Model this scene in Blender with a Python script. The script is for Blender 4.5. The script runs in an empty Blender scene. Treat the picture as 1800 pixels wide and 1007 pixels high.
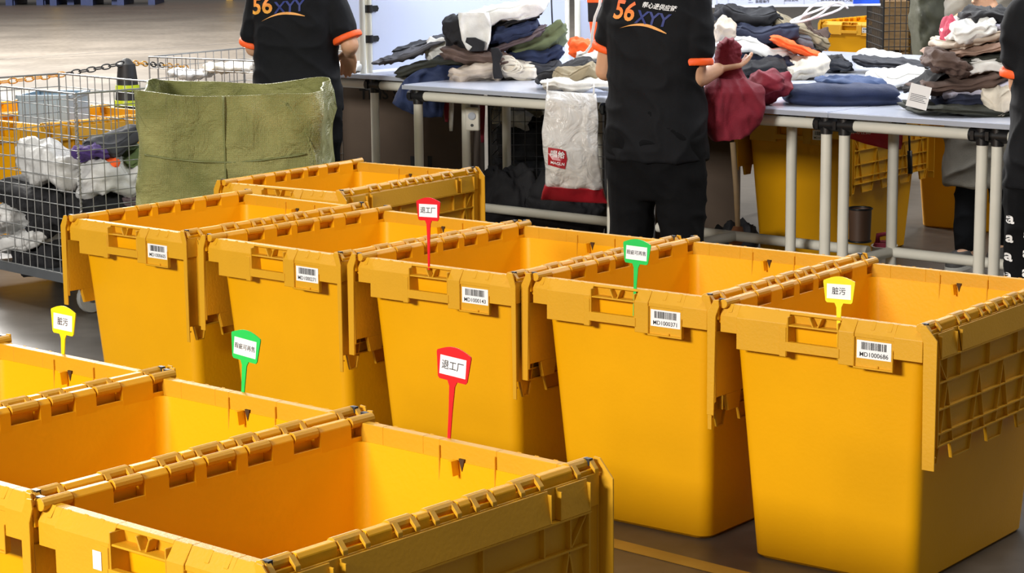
import bpy, bmesh, math, random
import numpy as np
from mathutils import Vector, Matrix, noise
from mathutils.bvhtree import BVHTree
R = math.radians
scene = bpy.context.scene
col = scene.collection
# ------------------------------------------------------------------ camera
FPX, PITCH, ROLL, CAMH = 3731.25, R(10.147), R(-0.5633), 1.653
_fw = Vector((0, math.cos(PITCH), -math.sin(PITCH)))
_r0 = Vector((1, 0, 0)); _u0 = _r0.cross(_fw)
CR = _r0 * math.cos(ROLL) + _u0 * math.sin(ROLL)
CU = -_r0 * math.sin(ROLL) + _u0 * math.cos(ROLL)
CO = Vector((0, 0, CAMH))
cam = bpy.data.cameras.new('camera')
cam.sensor_fit = 'HORIZONTAL'; cam.sensor_width = 36; cam.lens = FPX * 36 / 1800
cam.clip_start = .1; cam.clip_end = 300
camo = bpy.data.objects.new('camera', cam); col.objects.link(camo)
mw = Matrix.Identity(4)
for i in range(3):
    mw[i][0] = CR[i]; mw[i][1] = CU[i]; mw[i][2] = -_fw[i]; mw[i][3] = CO[i]
camo.matrix_world = mw
scene.camera = camo
# ------------------------------------------------------------------ light
scene.view_settings.view_transform = 'Standard'
scene.view_settings.look = 'None'
scene.view_settings.gamma = 1
scene.view_settings.use_curve_mapping = False
scene.view_settings.exposure = 0.33
W = bpy.data.worlds.new('world'); scene.world = W; W.use_nodes = True
W.node_tree.nodes['Background'].inputs[0].default_value = (1.0, .97, .93, 1)
W.node_tree.nodes['Background'].inputs[1].default_value = .17

def area(name, loc, target, sx, sy, power, colr=(1, .96, .9)):
    l = bpy.data.lights.new(name, 'AREA'); l.shape = 'RECTANGLE'; l.size = sx; l.size_y = sy
    l.energy = power; l.color = colr
    o = bpy.data.objects.new(name, l); col.objects.link(o); o.location = loc
    o.rotation_euler = (Vector(target) - Vector(loc)).to_track_quat('-Z', 'Y').to_euler()
    return o
area('high_bay_light', (-5.6, -1.4, 3.7), (0, 5.5, .4), 2.4, 1.0, 800)
area('high_bay_light', (1.2, 4.2, 6.0), (.6, 5.2, 0), 2.4, 1.0, 45)
area('high_bay_light', (4.6, 8.2, 4.6), (.5, 6.0, .5), 1.6, .8, 75)
area('high_bay_light', (-5, 13, 6.5), (-4, 13, 0), 4, 2, 620)
area('high_bay_light', (-7, 24, 7), (-6, 24, 0), 6, 4, 5500)
area('high_bay_light', (5, 17, 6.5), (4.5, 17, 0), 4, 2, 500)
area('bench_light', (.55, 10.0, 2.45), (.35, 9.7, .8), 2.4, .5, 27, (.86, .92, 1))
area('bench_light', (1.75, 8.75, 2.45), (1.65, 8.6, .8), 2.4, .5, 27, (.86, .92, 1))
area('bench_light', (-.9, 11.0, 2.45), (-.9, 10.8, .8), 1.6, .5, 18, (.86, .92, 1))
area('bench_light', (2.0, 10.8, 2.6), (2.0, 10.7, .8), 2.4, .5, 27, (.9, .94, 1))

# ------------------------------------------------------------------ helpers
def at(px, py, Y):
    d = _fw + CR * ((px - 900) / FPX) - CU * ((py - 503.5) / FPX)
    return CO + d * (Y / d.y)
def on(px, py, z=0.0):
    d = _fw + CR * ((px - 900) / FPX) - CU * ((py - 503.5) / FPX)
    return CO + d * ((z - CAMH) / d.z)

def lin(c):
    return tuple((v / 12.92 if v <= .04045 else ((v + .055) / 1.055) ** 2.4) for v in c)
def rgb(r, g, b): return lin((r / 255, g / 255, b / 255))
MATS = {}
def mat(name, colr, rough=.6, var=.12, scale=8, bump=0, bscale=60, metal=0, spec=.5, kind=None, sss=0):
    if name in MATS: return MATS[name]
    m = bpy.data.materials.new(name); m.use_nodes = True
    nt = m.node_tree; b = nt.nodes['Principled BSDF']
    b.inputs['Roughness'].default_value = rough; b.inputs['Metallic'].default_value = metal
    b.inputs['Specular IOR Level'].default_value = spec
    tc = nt.nodes.new('ShaderNodeTexCoord'); nz = nt.nodes.new('ShaderNodeTexNoise')
    nz.inputs['Scale'].default_value = scale; nz.inputs['Detail'].default_value = 5
    nt.links.new(tc.outputs['Object'], nz.inputs['Vector'])
    mr = nt.nodes.new('ShaderNodeMapRange')
    mr.inputs[1].default_value = .3; mr.inputs[2].default_value = .7
    mr.inputs[3].default_value = 1 - var; mr.inputs[4].default_value = 1 + var
    nt.links.new(nz.outputs['Fac'], mr.inputs[0])
    vm = nt.nodes.new('ShaderNodeVectorMath'); vm.operation = 'SCALE'
    vm.inputs[0].default_value = colr[:3]
    nt.links.new(mr.outputs[0], vm.inputs['Scale']); nt.links.new(vm.outputs[0], b.inputs['Base Color'])
    if bump:
        n2 = nt.nodes.new('ShaderNodeTexNoise'); n2.inputs['Scale'].default_value = bscale; n2.inputs['Detail'].default_value = 4
        nt.links.new(tc.outputs['Object'], n2.inputs['Vector'])
        bp = nt.nodes.new('ShaderNodeBump'); bp.inputs['Strength'].default_value = bump; bp.inputs['Distance'].default_value = .01
        nt.links.new(n2.outputs['Fac'], bp.inputs['Height']); nt.links.new(bp.outputs[0], b.inputs['Normal'])
    if sss:
        b.inputs['Subsurface Weight'].default_value = sss; b.inputs['Subsurface Radius'].default_value = (.02, .008, .004)
        b.inputs['Subsurface Scale'].default_value = .5
    MATS[name] = m
    return m

class MB:
    def __init__(s): s.v = []; s.f = []
    def add(s, vs, fs):
        o = len(s.v); s.v += [tuple(p) for p in vs]; s.f += [tuple(i + o for i in f) for f in fs]
    def box(s, x0, x1, y0, y1, z0, z1):
        s.add([(x0, y0, z0), (x1, y0, z0), (x1, y1, z0), (x0, y1, z0), (x0, y0, z1), (x1, y0, z1), (x1, y1, z1), (x0, y1, z1)],
              [(0, 3, 2, 1), (4, 5, 6, 7), (0, 1, 5, 4), (1, 2, 6, 5), (2, 3, 7, 6), (3, 0, 4, 7)])
    def prism(s, poly, axis, a, b):
        """poly: 2D points in the two other axes (cyclic order kept), extruded along axis from a to b"""
        n = len(poly); vs = []
        for t in (a, b):
            for p, q in poly:
                vs.append((t, p, q) if axis == 0 else ((p, t, q) if axis == 1 else (p, q, t)))
        fs = [tuple(range(n - 1, -1, -1)), tuple(range(n, 2 * n))]
        for i in range(n): j = (i + 1) % n; fs.append((i, j, n + j, n + i))
        s.add(vs, fs)
    def tube(s, pts, r, n=8, cap=True):
        pts = [Vector(p) for p in pts]; m = len(pts)
        rs = r if isinstance(r, (list, tuple)) else [r] * m
        vs = []; prev = None
        for i, p in enumerate(pts):
            t = (pts[min(i + 1, m - 1)] - pts[max(i - 1, 0)]).normalized()
            a = prev if prev is not None else (Vector((0, 0, 1)) if abs(t.z) < .9 else Vector((1, 0, 0)))
            u = (a - t * a.dot(t)).normalized(); w = t.cross(u); prev = u
            for k in range(n):
                th = 2 * math.pi * k / n
                vs.append(p + (u * math.cos(th) + w * math.sin(th)) * rs[i])
        fs = []
        for i in range(m - 1):
            for k in range(n):
                l = (k + 1) % n
                fs.append((i * n + k, i * n + l, (i + 1) * n + l, (i + 1) * n + k))
        if cap: fs += [tuple(range(n - 1, -1, -1)), tuple(range((m - 1) * n, m * n))]
        s.add(vs, fs)
    def lathe(s, prof, c=(0, 0, 0), n=24):
        vs = []; m = len(prof)
        for r_, z in prof:
            for k in range(n):
                th = 2 * math.pi * k / n; vs.append((c[0] + r_ * math.cos(th), c[1] + r_ * math.sin(th), c[2] + z))
        fs = [(i * n + k, i * n + (k + 1) % n, (i + 1) * n + (k + 1) % n, (i + 1) * n + k) for i in range(m - 1) for k in range(n)]
        fs += [tuple(range(n - 1, -1, -1)), tuple(range((m - 1) * n, m * n))]
        s.add(vs, fs)
    def rings(s, rings, cap0=True, cap1=True):
        n = len(rings[0]); m = len(rings); vs = [p for r_ in rings for p in r_]
        fs = [(i * n + k, i * n + (k + 1) % n, (i + 1) * n + (k + 1) % n, (i + 1) * n + k) for i in range(m - 1) for k in range(n)]
        if cap0: fs.append(tuple(range(n - 1, -1, -1)))
        if cap1: fs.append(tuple(range((m - 1) * n, m * n)))
        s.add(vs, fs)
    def mirror_x(s):
        s.v = [(-x, y, z) for x, y, z in s.v]; s.f = [tuple(reversed(f)) for f in s.f]; return s
    def xf(s, M):
        s.v = [tuple(M @ Vector(p)) for p in s.v]; return s
    def mesh(s, name, m, bevel=0, smooth=False, fix=True, segs=1):
        me = bpy.data.meshes.new(name); me.from_pydata(s.v, [], s.f)
        bm = bmesh.new(); bm.from_mesh(me)
        if fix: bmesh.ops.recalc_face_normals(bm, faces=bm.faces)
        if bevel:
            es = [e for e in bm.edges if len(e.link_faces) == 2 and e.calc_face_angle(0) > .6]
            bmesh.ops.bevel(bm, geom=es, offset=bevel, segments=segs, affect='EDGES', clamp_overlap=True)
        bm.to_mesh(me); bm.free()
        if smooth is True:
            for p in me.polygons: p.use_smooth = True
        elif smooth:
            me.set_sharp_from_angle(angle=R(smooth))
            for p in me.polygons: p.use_smooth = True
        me.materials.append(m)
        return me
    def build(s, name, m, parent=None, bevel=0, smooth=False, fix=True, segs=1):
        return link(name, s.mesh(name, m, bevel, smooth, fix, segs), parent)
def link(name, me, parent=None):
    o = bpy.data.objects.new(name, me); col.objects.link(o); o.parent = parent
    return o
def empty(name, loc, rz=0):
    o = bpy.data.objects.new(name, None); col.objects.link(o); o.location = loc; o.rotation_euler = (0, 0, rz)
    o.empty_display_size = .1
    return o
def tag(o, label=None, cat=None, group=None, kind=None):
    if label: o['label'] = label
    if cat: o['category'] = cat
    if group: o['group'] = group
    if kind: o['kind'] = kind
    return o
def centre(o):
    """move a single-mesh thing's origin to its base"""
    me = o.data; c = np.zeros(len(me.vertices) * 3); me.vertices.foreach_get('co', c); c = c.reshape(-1, 3)
    b = np.array([(c[:, 0].min() + c[:, 0].max()) / 2, (c[:, 1].min() + c[:, 1].max()) / 2, c[:, 2].min()])
    me.vertices.foreach_set('co', (c - b).ravel()); o.location = b
    return o
def copy_tree(o, parent=None):
    c = o.copy(); col.objects.link(c); c.parent = parent
    for ch in list(o.children): copy_tree(ch, c)
    return c
_tc = {}
def text_geo(s, size=1.0, shear=0, space=1.0, bold=0):
    key = (s, shear, space, bold)
    if key not in _tc:
        cu = bpy.data.curves.new('txt', 'FONT'); cu.body = s; cu.align_x = 'CENTER'; cu.align_y = 'CENTER'; cu.size = 1
        cu.shear = shear; cu.space_character = space; cu.resolution_u = 3; cu.offset = bold
        o = bpy.data.objects.new('txt', cu); col.objects.link(o)
        dg = bpy.context.evaluated_depsgraph_get()
        me = bpy.data.meshes.new_from_object(o.evaluated_get(dg))
        _tc[key] = ([tuple(v.co) for v in me.vertices], [tuple(p.vertices) for p in me.polygons])
        bpy.data.objects.remove(o); bpy.data.curves.remove(cu); bpy.data.meshes.remove(me)
    v, f = _tc[key]
    return [(x * size, y * size) for x, y, z in v], f

# ------------------------------------------------------------------ materials
YEL = mat('yellow_plastic', rgb(232, 166, 4), .42, .05, 3, .05, 90, spec=.3)
YEL2 = mat('yellow_plastic_matte', rgb(210, 154, 20), .5, .05, 5, .08, 120)
DARK = mat('dark_metal', rgb(38, 40, 46), .4)
BLACKP = mat('black_plastic', rgb(22, 22, 24), .4)
WHITE = mat('white_paper', rgb(236, 236, 236), .6, .02)
INK = mat('black_ink', rgb(20, 20, 22), .6)
PIPE = mat('cream_pipe', rgb(214, 212, 200), .35, .05)
TOP = mat('white_laminate', rgb(200, 206, 222), .22, .03, 4)
TOPE = mat('grey_edge_band', rgb(160, 166, 178), .4, .03)
PANEL = mat('white_panel', rgb(200, 208, 232), .3, .02, 2)
WIRE = mat('galvanised_wire', rgb(150, 152, 152), .4, .12, 20, metal=.6)
STEEL = mat('grey_steel', rgb(96, 100, 104), .45, .1, metal=.3)
SHIRT = mat('black_shirt', rgb(10, 12, 17), .8, .2, 30, .1, 300, spec=.25)
TROUS = mat('black_trousers', rgb(7, 8, 11), .9, .2, 30, .1, 300, spec=.2)
ORANGE = mat('orange_trim', rgb(250, 96, 30), .6, .06)
SKIN = mat('skin', rgb(206, 160, 128), .5, .06, 12, sss=.15)
HAIR = mat('black_hair', rgb(15, 13, 12), .5, .2, 60)

# ------------------------------------------------------------------ the floor
def floor_mat():
    m = bpy.data.materials.new('polished_concrete'); m.use_nodes = True; nt = m.node_tree; b = nt.nodes['Principled BSDF']
    tc = nt.nodes.new('ShaderNodeTexCoord')
    n1 = nt.nodes.new('ShaderNodeTexNoise'); n1.inputs['Scale'].default_value = .9; n1.inputs['Detail'].default_value = 8
    n2 = nt.nodes.new('ShaderNodeTexNoise'); n2.inputs['Scale'].default_value = 14; n2.inputs['Detail'].default_value = 6
    cr = nt.nodes.new('ShaderNodeValToRGB')
    cr.color_ramp.elements[0].position = .3; cr.color_ramp.elements[0].color = (*rgb(66, 62, 57), 1)
    cr.color_ramp.elements[1].position = .72; cr.color_ramp.elements[1].color = (*rgb(98, 92, 85), 1)
    mx = nt.nodes.new('ShaderNodeMath'); mx.operation = 'MULTIPLY_ADD'; mx.inputs[1].default_value = .45
    nt.links.new(tc.outputs['Object'], n1.inputs['Vector']); nt.links.new(tc.outputs['Object'], n2.inputs['Vector'])
    h = nt.nodes.new('ShaderNodeMath'); h.operation = 'MULTIPLY'; h.inputs[1].default_value = .55
    nt.links.new(n1.outputs['Fac'], h.inputs[0]); nt.links.new(n2.outputs['Fac'], mx.inputs[0]); nt.links.new(h.outputs[0], mx.inputs[2])
    nt.links.new(mx.outputs[0], cr.inputs[0]); nt.links.new(cr.outputs[0], b.inputs['Base Color'])
    rr = nt.nodes.new('ShaderNodeMapRange'); rr.inputs[3].default_value = .28; rr.inputs[4].default_value = .5
    nt.links.new(n1.outputs['Fac'], rr.inputs[0]); nt.links.new(rr.outputs[0], b.inputs['Roughness'])
    return m
FL = floor_mat()
m = MB(); m.add([(-40, -6, 0), (40, -6, 0), (40, 75, 0), (-40, 75, 0)], [(0, 1, 2, 3)])
tag(m.build('floor', FL), 'grey polished concrete warehouse floor', 'floor', kind='structure')
LINE = mat('yellow_floor_paint', rgb(176, 142, 60), .5, .2, 6)
def floor_strip(p, q, w, name='trim_1', mt=LINE, label='worn yellow line painted on the floor'):
    p = Vector((p[0], p[1], 0)); q = Vector((q[0], q[1], 0)); d = (q - p).normalized(); n = Vector((-d.y, d.x, 0)) * w / 2
    m = MB(); z = Vector((0, 0, .0015))
    a = [p - n, q - n, q + n, p + n]
    m.add(a + [v + z for v in a], [(0, 3, 2, 1), (4, 5, 6, 7), (0, 1, 5, 4), (1, 2, 6, 5), (2, 3, 7, 6), (3, 0, 4, 7)])
    return tag(centre(m.build(name, mt)), label, 'floor line', kind='structure')
floor_strip(on(1010, 938), on(1400, 1036), .062)
JOINT = mat('floor_joint', rgb(70, 66, 62), .7)
floor_strip(on(-200, 118), on(700, 56), .05, 'trim_2', JOINT, 'dark joint running across the far floor')
floor_strip(on(-200, 45), on(700, 20), .08, 'trim_3', JOINT, 'dark joint in the floor near the far pallets')
floor_strip(on(-100, 108), on(700, 78), .03, 'trim_4', JOINT, 'thin joint in the floor behind the chain')

# ------------------------------------------------------------------ attached-lid bins
BW, BL, BH = .562, .80, .666
RECESS = [(0, .085), (.19, .275), (.345, .42), (.455, .545), (.58, .655), (.725, .81), (.915, 1)]
def rr(x0, x1, y0, y1, r, z, k=4):
    pts = []
    for cx, cy, a0 in ((x1 - r, y0 + r, -90), (x1 - r, y1 - r, 0), (x0 + r, y1 - r, 90), (x0 + r, y0 + r, 180)):
        for i in range(k + 1):
            a = R(a0 + 90 * i / k); pts.append((cx + r * math.cos(a), cy + r * math.sin(a), z))
    return pts
def body_ring(z, off, r):
    t = z / BH
    xi = .0515 + (.012 - .0515) * t + off; yi = .0845 + (.034 - .0845) * t + off
    return rr(xi, BW - xi, yi, BL - yi, r, z)
def make_bin_meshes():
    M = {}
    zt = BH - .035
    m = MB()
    m.rings([body_ring(0, .008, .03), body_ring(.008, 0, .035), body_ring(zt, 0, .03), body_ring(zt, .005, .026), body_ring(.014, .006, .03)])
    M['body'] = m.mesh('body', YEL, smooth=40)
    # rim : front and back trims + side tabs
    m = MB()
    def end_trim(mm):
        lip = [(.040, BH), (.020, BH), (0, BH - .028)]
        def trim(x0, x1, zb, y=0.0):
            mm.prism([(.040, BH), (.020, BH), (y, BH - .028), (y, zb), (y + .007, zb), (y + .007, BH - .04), (.040, BH - .04)], 0, x0 * BW, x1 * BW)
        trim(0, .088, BH - .070, .004)
        trim(.088, .345, BH - .108, 0)
        mm.box(.31 * BW, .343 * BW, -.002, .006, BH - .110, BH - .036)
        trim(.60, .675, BH - .110, 0)
        trim(.675, .865, BH - .038, .003)
        trim(.865, 1.0, BH - .080, 0)
        # handle zone : thin lip, ledge, grip bar, V bracket, recessed back
        mm.prism([(.040, BH), (.020, BH), (.016, BH - .006), (.030, BH - .010), (.034, BH - .04), (.040, BH - .04)], 0, .345 * BW, .60 * BW)
        mm.box(.345 * BW, .60 * BW, .003, .036, BH - .034, BH - .030)
        mm.box(.338 * BW, .607 * BW, -.002, .012, BH - .096, BH - .072)
        mm.box(.345 * BW, .351 * BW, 0, .045, BH - .096, BH - .010)
        mm.box(.594 * BW, .60 * BW, 0, .045, BH - .096, BH - .010)
        for sg in (-1, 1):
            c = .475 * BW
            mm.prism([(c + sg * .004, BH - .032), (c + sg * .015, BH - .008), (c + sg * .019, BH - .008), (c + sg * .008, BH - .032)], 1, .010, .030)
        for xs in (.035, .11, .19, .265, .655, .745, .825, .915):
            mm.add([(xs * BW, .021, BH + .002), (xs * BW + .012, .021, BH + .002), (xs * BW + .012, .008, BH - .0175), (xs * BW, .008, BH - .0175),
                    (xs * BW + .001, .021, BH - .01), (xs * BW + .006, .021, BH - .01), (xs * BW + .006, .010, BH - .021), (xs * BW + .001, .010, BH - .021)],
                   [(0, 1, 2, 3), (7, 6, 5, 4), (0, 4, 5, 1), (1, 5, 6, 2), (2, 6, 7, 3), (3, 7, 4, 0)])
        # label holder frame
        x0, x1 = .675 * BW, .865 * BW
        mm.box(x0, x1, .004, .010, BH - .110, BH - .030)
        mm.box(x0, x0 + .003, -.003, .008, BH - .110, BH - .036); mm.box(x1 - .003, x1, -.003, .008, BH - .110, BH - .060)
        mm.box(x0, x1, -.003, .008, BH - .113, BH - .109)
        mm.box(x0 + .062, x0 + .067, -.001, .006, BH - .109, BH - .103)
    a = MB(); end_trim(a)
    b = MB(); end_trim(b)
    b.v = [(BW - x, BL - y, z) for x, y, z in b.v]
    M['rim0'] = a.mesh('rim', YEL2, bevel=.0012); M['rim1'] = b.mesh('rim', YEL2, bevel=.0012); m = MB()
    gaps = [(RECESS[i][1], RECESS[i + 1][0]) for i in range(len(RECESS) - 1)]
    for side in (0, 1):
        m = MB()
        def X(x): return x if side == 0 else BW - x
        for g0, g1 in gaps:
            m.prism([(X(-.010), BH - .04), (X(-.010), BH + .004), (X(-.004), BH + .011), (X(.010), BH + .011), (X(.0185), BH + .002), (X(.0195), BH - .05), (X(.004), BH - .05)], 1, g0 * BL, g1 * BL)
        for r0, r1 in RECESS:
            m.prism([(X(-.010), BH - .04), (X(-.010), BH - .004), (X(-.006), BH - .004), (X(-.004), BH - .04)], 1, r0 * BL, r1 * BL)
        # long ledge below the recesses
        m.prism([(X(-.010), BH - .046), (X(-.010), BH - .032), (X(.0185), BH - .026), (X(.0205), BH - .06), (X(.012), BH - .06)], 1, .01, BL - .01)
        M['tabs%d' % side] = m.mesh('hinge_tabs', YEL, bevel=.0012)
    # inside wedge of the handle notch at both end walls
    for yy in (.052, BL - .052):
        c = .5 * BW; m = MB()
        s_ = 1 if yy < .4 else -1
        m.prism([(c - .014, BH - .030), (c - .006, BH - .058), (c - .001, BH - .058), (c - .005, BH - .030)], 1, yy - .012, yy + .006)
        M['wedge%d' % (yy > .4)] = m.mesh('notch_wedge', YEL)
    # solid prisms for the uncut notches, the hole's shade put into their brown
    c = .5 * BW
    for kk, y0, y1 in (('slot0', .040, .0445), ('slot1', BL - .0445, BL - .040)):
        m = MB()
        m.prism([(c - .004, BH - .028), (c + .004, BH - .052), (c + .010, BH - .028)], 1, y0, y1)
        M[kk] = m.mesh('slot', mat('slot_shade', rgb(70, 44, 10), .8))
    # lids
    def lid(hang, teeth, fw=.030):
        m = MB(); z0 = BH
        # knuckles
        for r0, r1 in RECESS:
            a_, b_ = r0 * BL + .003, r1 * BL - .003
            m.tube([(-.0085, a_, BH + .002), (-.0085, b_, BH + .002)], .0115, 12)
            m.prism([(.004, BH + .012), (.018, BH - .004), (.018, BH - .012), (.004, BH + .002)], 1, a_, a_ + .012)
            m.prism([(.004, BH + .012), (.018, BH - .004), (.018, BH - .012), (.004, BH + .002)], 1, b_ - .012, b_)
        # sloping strip with two gaps, ledge, panel
        for s0, s1 in ((.05, .155), (.185, .815), (.845, .95)):
            m.prism([(.016, z0 - .014), (.020, z0 - .014), (.030, z0 - .072), (.026, z0 - .072)], 1, s0 * BL, s1 * BL)
            m.box(.010, .030, s0 * BL, s0 * BL + .003, z0 - .072, z0 - .02); m.box(.010, .030, s1 * BL - .003, s1 * BL, z0 - .072, z0 - .02)
        m.box(.012, .016, 0, BL, z0 - .072, z0 - .012)
        m.box(.008, .011, .0, BL, z0 - hang + .045, z0 - .07)
        # interlocking teeth
        for t0, t1 in teeth:
            m.add([(.008, t0 * BL, z0 - hang + .045), (.008, t1 * BL, z0 - hang + .045), (.008, t1 * BL - .012, z0 - hang), (.008, t0 * BL + .012, z0 - hang),
                   (.011, t0 * BL, z0 - hang + .045), (.011, t1 * BL, z0 - hang + .045), (.011, t1 * BL - .012, z0 - hang), (.011, t0 * BL + .012, z0 - hang)],
                  [(0, 1, 2, 3), (7, 6, 5, 4), (0, 4, 5, 1), (1, 5, 6, 2), (2, 6, 7, 3), (3, 7, 4, 0)])
        # end flanges
        for y0, y1 in ((-.010, -.006), (BL + .006, BL + .010)):
            m.prism([(-.004, z0 - .004), (-.002, z0 + .013), (.012, z0 + .012), (fw, z0 - .022), (fw, z0 - hang), (.010, z0 - hang), (.006, z0 - .03)], 1, y0, y1)
            ys = (y1, 0) if y0 < 0 else (BL, y0)
            m.box(.008, fw, min(ys[0], ys[1]), max(ys[0], ys[1]), z0 - hang + .03, z0 - hang + .034)
            m.box(.008, .012, min(ys[0], ys[1]), max(ys[0], ys[1]), z0 - hang + .03, z0 - .02)
        return m
    def ribs(hang, teeth):
        m = MB(); z0 = BH; zb = z0 - hang + .045
        lv = [z0 - .074, z0 - .135, (z0 - .135) * .5 + zb * .5 + .012, zb + .03, zb]
        for i, z in enumerate(lv):
            d = .030 if i == 0 else .024
            m.box(.010, d, .05 * BL, .95 * BL, z - .0018, z + .0018)
        for y in (.05, .95): m.box(.010, .026, y * BL - .002, y * BL + .002, zb, z0 - .07)
        def slant(y0, za, y1, z1, d=.022):
            m.add([(.010, y0 - .0018, za), (d, y0 - .0018, za), (d, y0 + .0018, za), (.010, y0 + .0018, za),
                   (.010, y1 - .0018, z1), (d, y1 - .0018, z1), (d, y1 + .0018, z1), (.010, y1 + .0018, z1)],
                  [(0, 1, 2, 3), (7, 6, 5, 4), (0, 4, 5, 1), (1, 5, 6, 2), (2, 6, 7, 3), (3, 7, 4, 0)])
        for y in (.11, .20, .40, .60, .80, .89): slant(y * BL, lv[1], y * BL, lv[0])
        slant(.05 * BL, lv[0], .11 * BL, lv[1]); slant(.95 * BL, lv[0], .89 * BL, lv[1])
        for y in (.115, .33, .5, .67, .885):
            slant(y * BL, lv[1], (y - .045) * BL, zb); slant(y * BL, lv[1], (y + .045) * BL, zb)
        for t0, t1 in teeth:
            slant(t0 * BL, zb, t0 * BL + .012, z0 - hang, .018); slant(t1 * BL, zb, t1 * BL - .012, z0 - hang, .018)
            m.box(.010, .018, t0 * BL + .012, t1 * BL - .012, z0 - hang, z0 - hang + .0035)
        return m
    tr = [(.02, .08), (.155, .30), (.40, .52), (.62, .76), (.88, .97)]
    tl = [(.06, .15), (.30, .40), (.52, .62), (.76, .87)]
    M['lid_r'] = lid(.335, tr, .022).mesh('lid', YEL2, bevel=.0008); M['lid_w'] = lid(.335, tr, .042).mesh('lid', YEL2, bevel=.0008); M['ribs_r'] = ribs(.335, tr).mesh('lid_ribs', YEL2)
    M['lid_l'] = lid(.285, tl).mirror_x().mesh('lid', YEL2, bevel=.0008); M['ribs_l'] = ribs(.285, tl).mirror_x().mesh('lid_ribs', YEL2)
    m = MB()
    m.box(-.008, .006, .008, .018, BH + .001, BH + .0135)
    M['pin'] = m.mesh('hinge_pin', DARK)
    return M
BM = make_bin_meshes()
BARS = {}
def barcode_mesh(seed):
    rnd = random.Random(seed); m = MB(); x = -.034
    while x < .033:
        w = rnd.choice((.0009, .0014, .0022)); m.box(x, min(x + w, .034), -.0004, 0, -.002, .016); x += w + rnd.choice((.0009, .0012, .0022))
    return m.mesh('barcode', INK, fix=False)
def make_bin(x, y, yaw, label, code=None, group='yellow lidded bins', wide=False):
    o = empty('storage_bin', (x, y, 0), R(yaw)); tag(o, label, 'bin', group)
    link('body', BM['body'], o); [link('hinge_tabs', BM['tabs%d' % i], o) for i in (0, 1)]
    for i in (0, 1):
        r_ = link('rim', BM['rim%d' % i], o); link('notch_wedge', BM['wedge%d' % i], r_); link('slot', BM['slot%d' % i], r_)
    ll = link('lid', BM['lid_l'], o); link('lid_ribs', BM['ribs_l'], ll)
    rl = link('lid', BM['lid_w' if wide else 'lid_r'], o); rl.location = (BW, 0, 0); link('lid_ribs', BM['ribs_r'], rl)
    for par, dx in ((ll, 0), (rl, 0)):
        for yy in (0, BL - .024):
            p = link('hinge_pin', BM['pin'], par); p.location = (dx, yy, 0)
    if code:
        cx = .770 * BW
        mm = MB(); mm.box(-.046, .046, -.0006, 0, -.022, .022)
        s = mm.build('barcode_label', WHITE, o); s.location = (cx, .0035, BH - .066)
        s['label'] = 'white sticker with a barcode and number'
        b = link('barcode', barcode_mesh(code), s); b.location = (0, -.0007, .002)
        v, f = text_geo(code, .0155, space=1.0, bold=.008); mm = MB(); mm.add([(a, -.0010, c) for a, c in v], f)
        t = mm.build('label_number', INK, s, fix=False); t.location = (0, 0, -.0125)
    return o
B = {}
B['B5'] = make_bin(.520, 5.228, -37.9, 'yellow lidded bin at the right end of the middle row, yellow tag on its rim', 'MD1000686', wide=True)
B['B4'] = make_bin(.054, 5.648, -38.3, 'yellow lidded bin in the middle row with a green tag on its rim', 'MD1000371')
B['B3'] = make_bin(-.444, 6.004, -38.2, 'yellow lidded bin in the middle row with a red tag on its rim', 'MD1000143')
B['B2'] = make_bin(-.929, 6.394, -40.6, 'yellow lidded bin second from the left in the middle row, no tag', 'MD1000271')
B['B1'] = make_bin(-1.442, 6.843, -40.2, 'yellow lidded bin at the left end of the middle row beside the wire cage', 'MD1000605')
B['G'] = make_bin(-1.061, 7.720, -35.6, 'yellow lidded bin standing behind the middle row beside the green sack', wide=True)
B['F2'] = make_bin(-.808, 3.461, -41.0, 'nearest open yellow bin at the bottom of the picture, red tag at its back rim', wide=True)
B['F1'] = make_bin(-1.254, 3.868, -40.3, 'open yellow bin left of the nearest one, green tag at its back rim')
B['F0'] = make_bin(-1.700, 4.262, -40.3, 'open yellow bin cut by the left edge, yellow tag at its back rim')
B['T1'] = make_bin(1.09, 10.02, -38.0, 'yellow lidded bin under the tables with a ribbed lid hanging on its side', 'MD1000522', 'bins under and behind the tables', wide=True)
B['T3'] = make_bin(2.03, 10.85, -38.0, 'yellow bin behind the grey coated legs under the right table', None, 'bins under and behind the tables', wide=True)
B['K1'] = make_bin(2.66, 18.2, -38.0, 'distant yellow bin behind the clothes pile, clothes hanging over it', 'MD1000410', 'bins under and behind the tables')
B['K2'] = make_bin(3.15, 17.8, -38.0, 'distant yellow bin beside the black wire cage behind the tables', None, 'bins under and behind the tables', wide=True)
# small square sticker on the nearest bin
m = MB(); m.box(-.011, .011, -.001, 0, -.016, .016); s = m.build('square_sticker', WHITE, B['F2']); s.location = (.295 * BW, -.0025, BH - .062)
s['label'] = 'small white square sticker'

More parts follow.
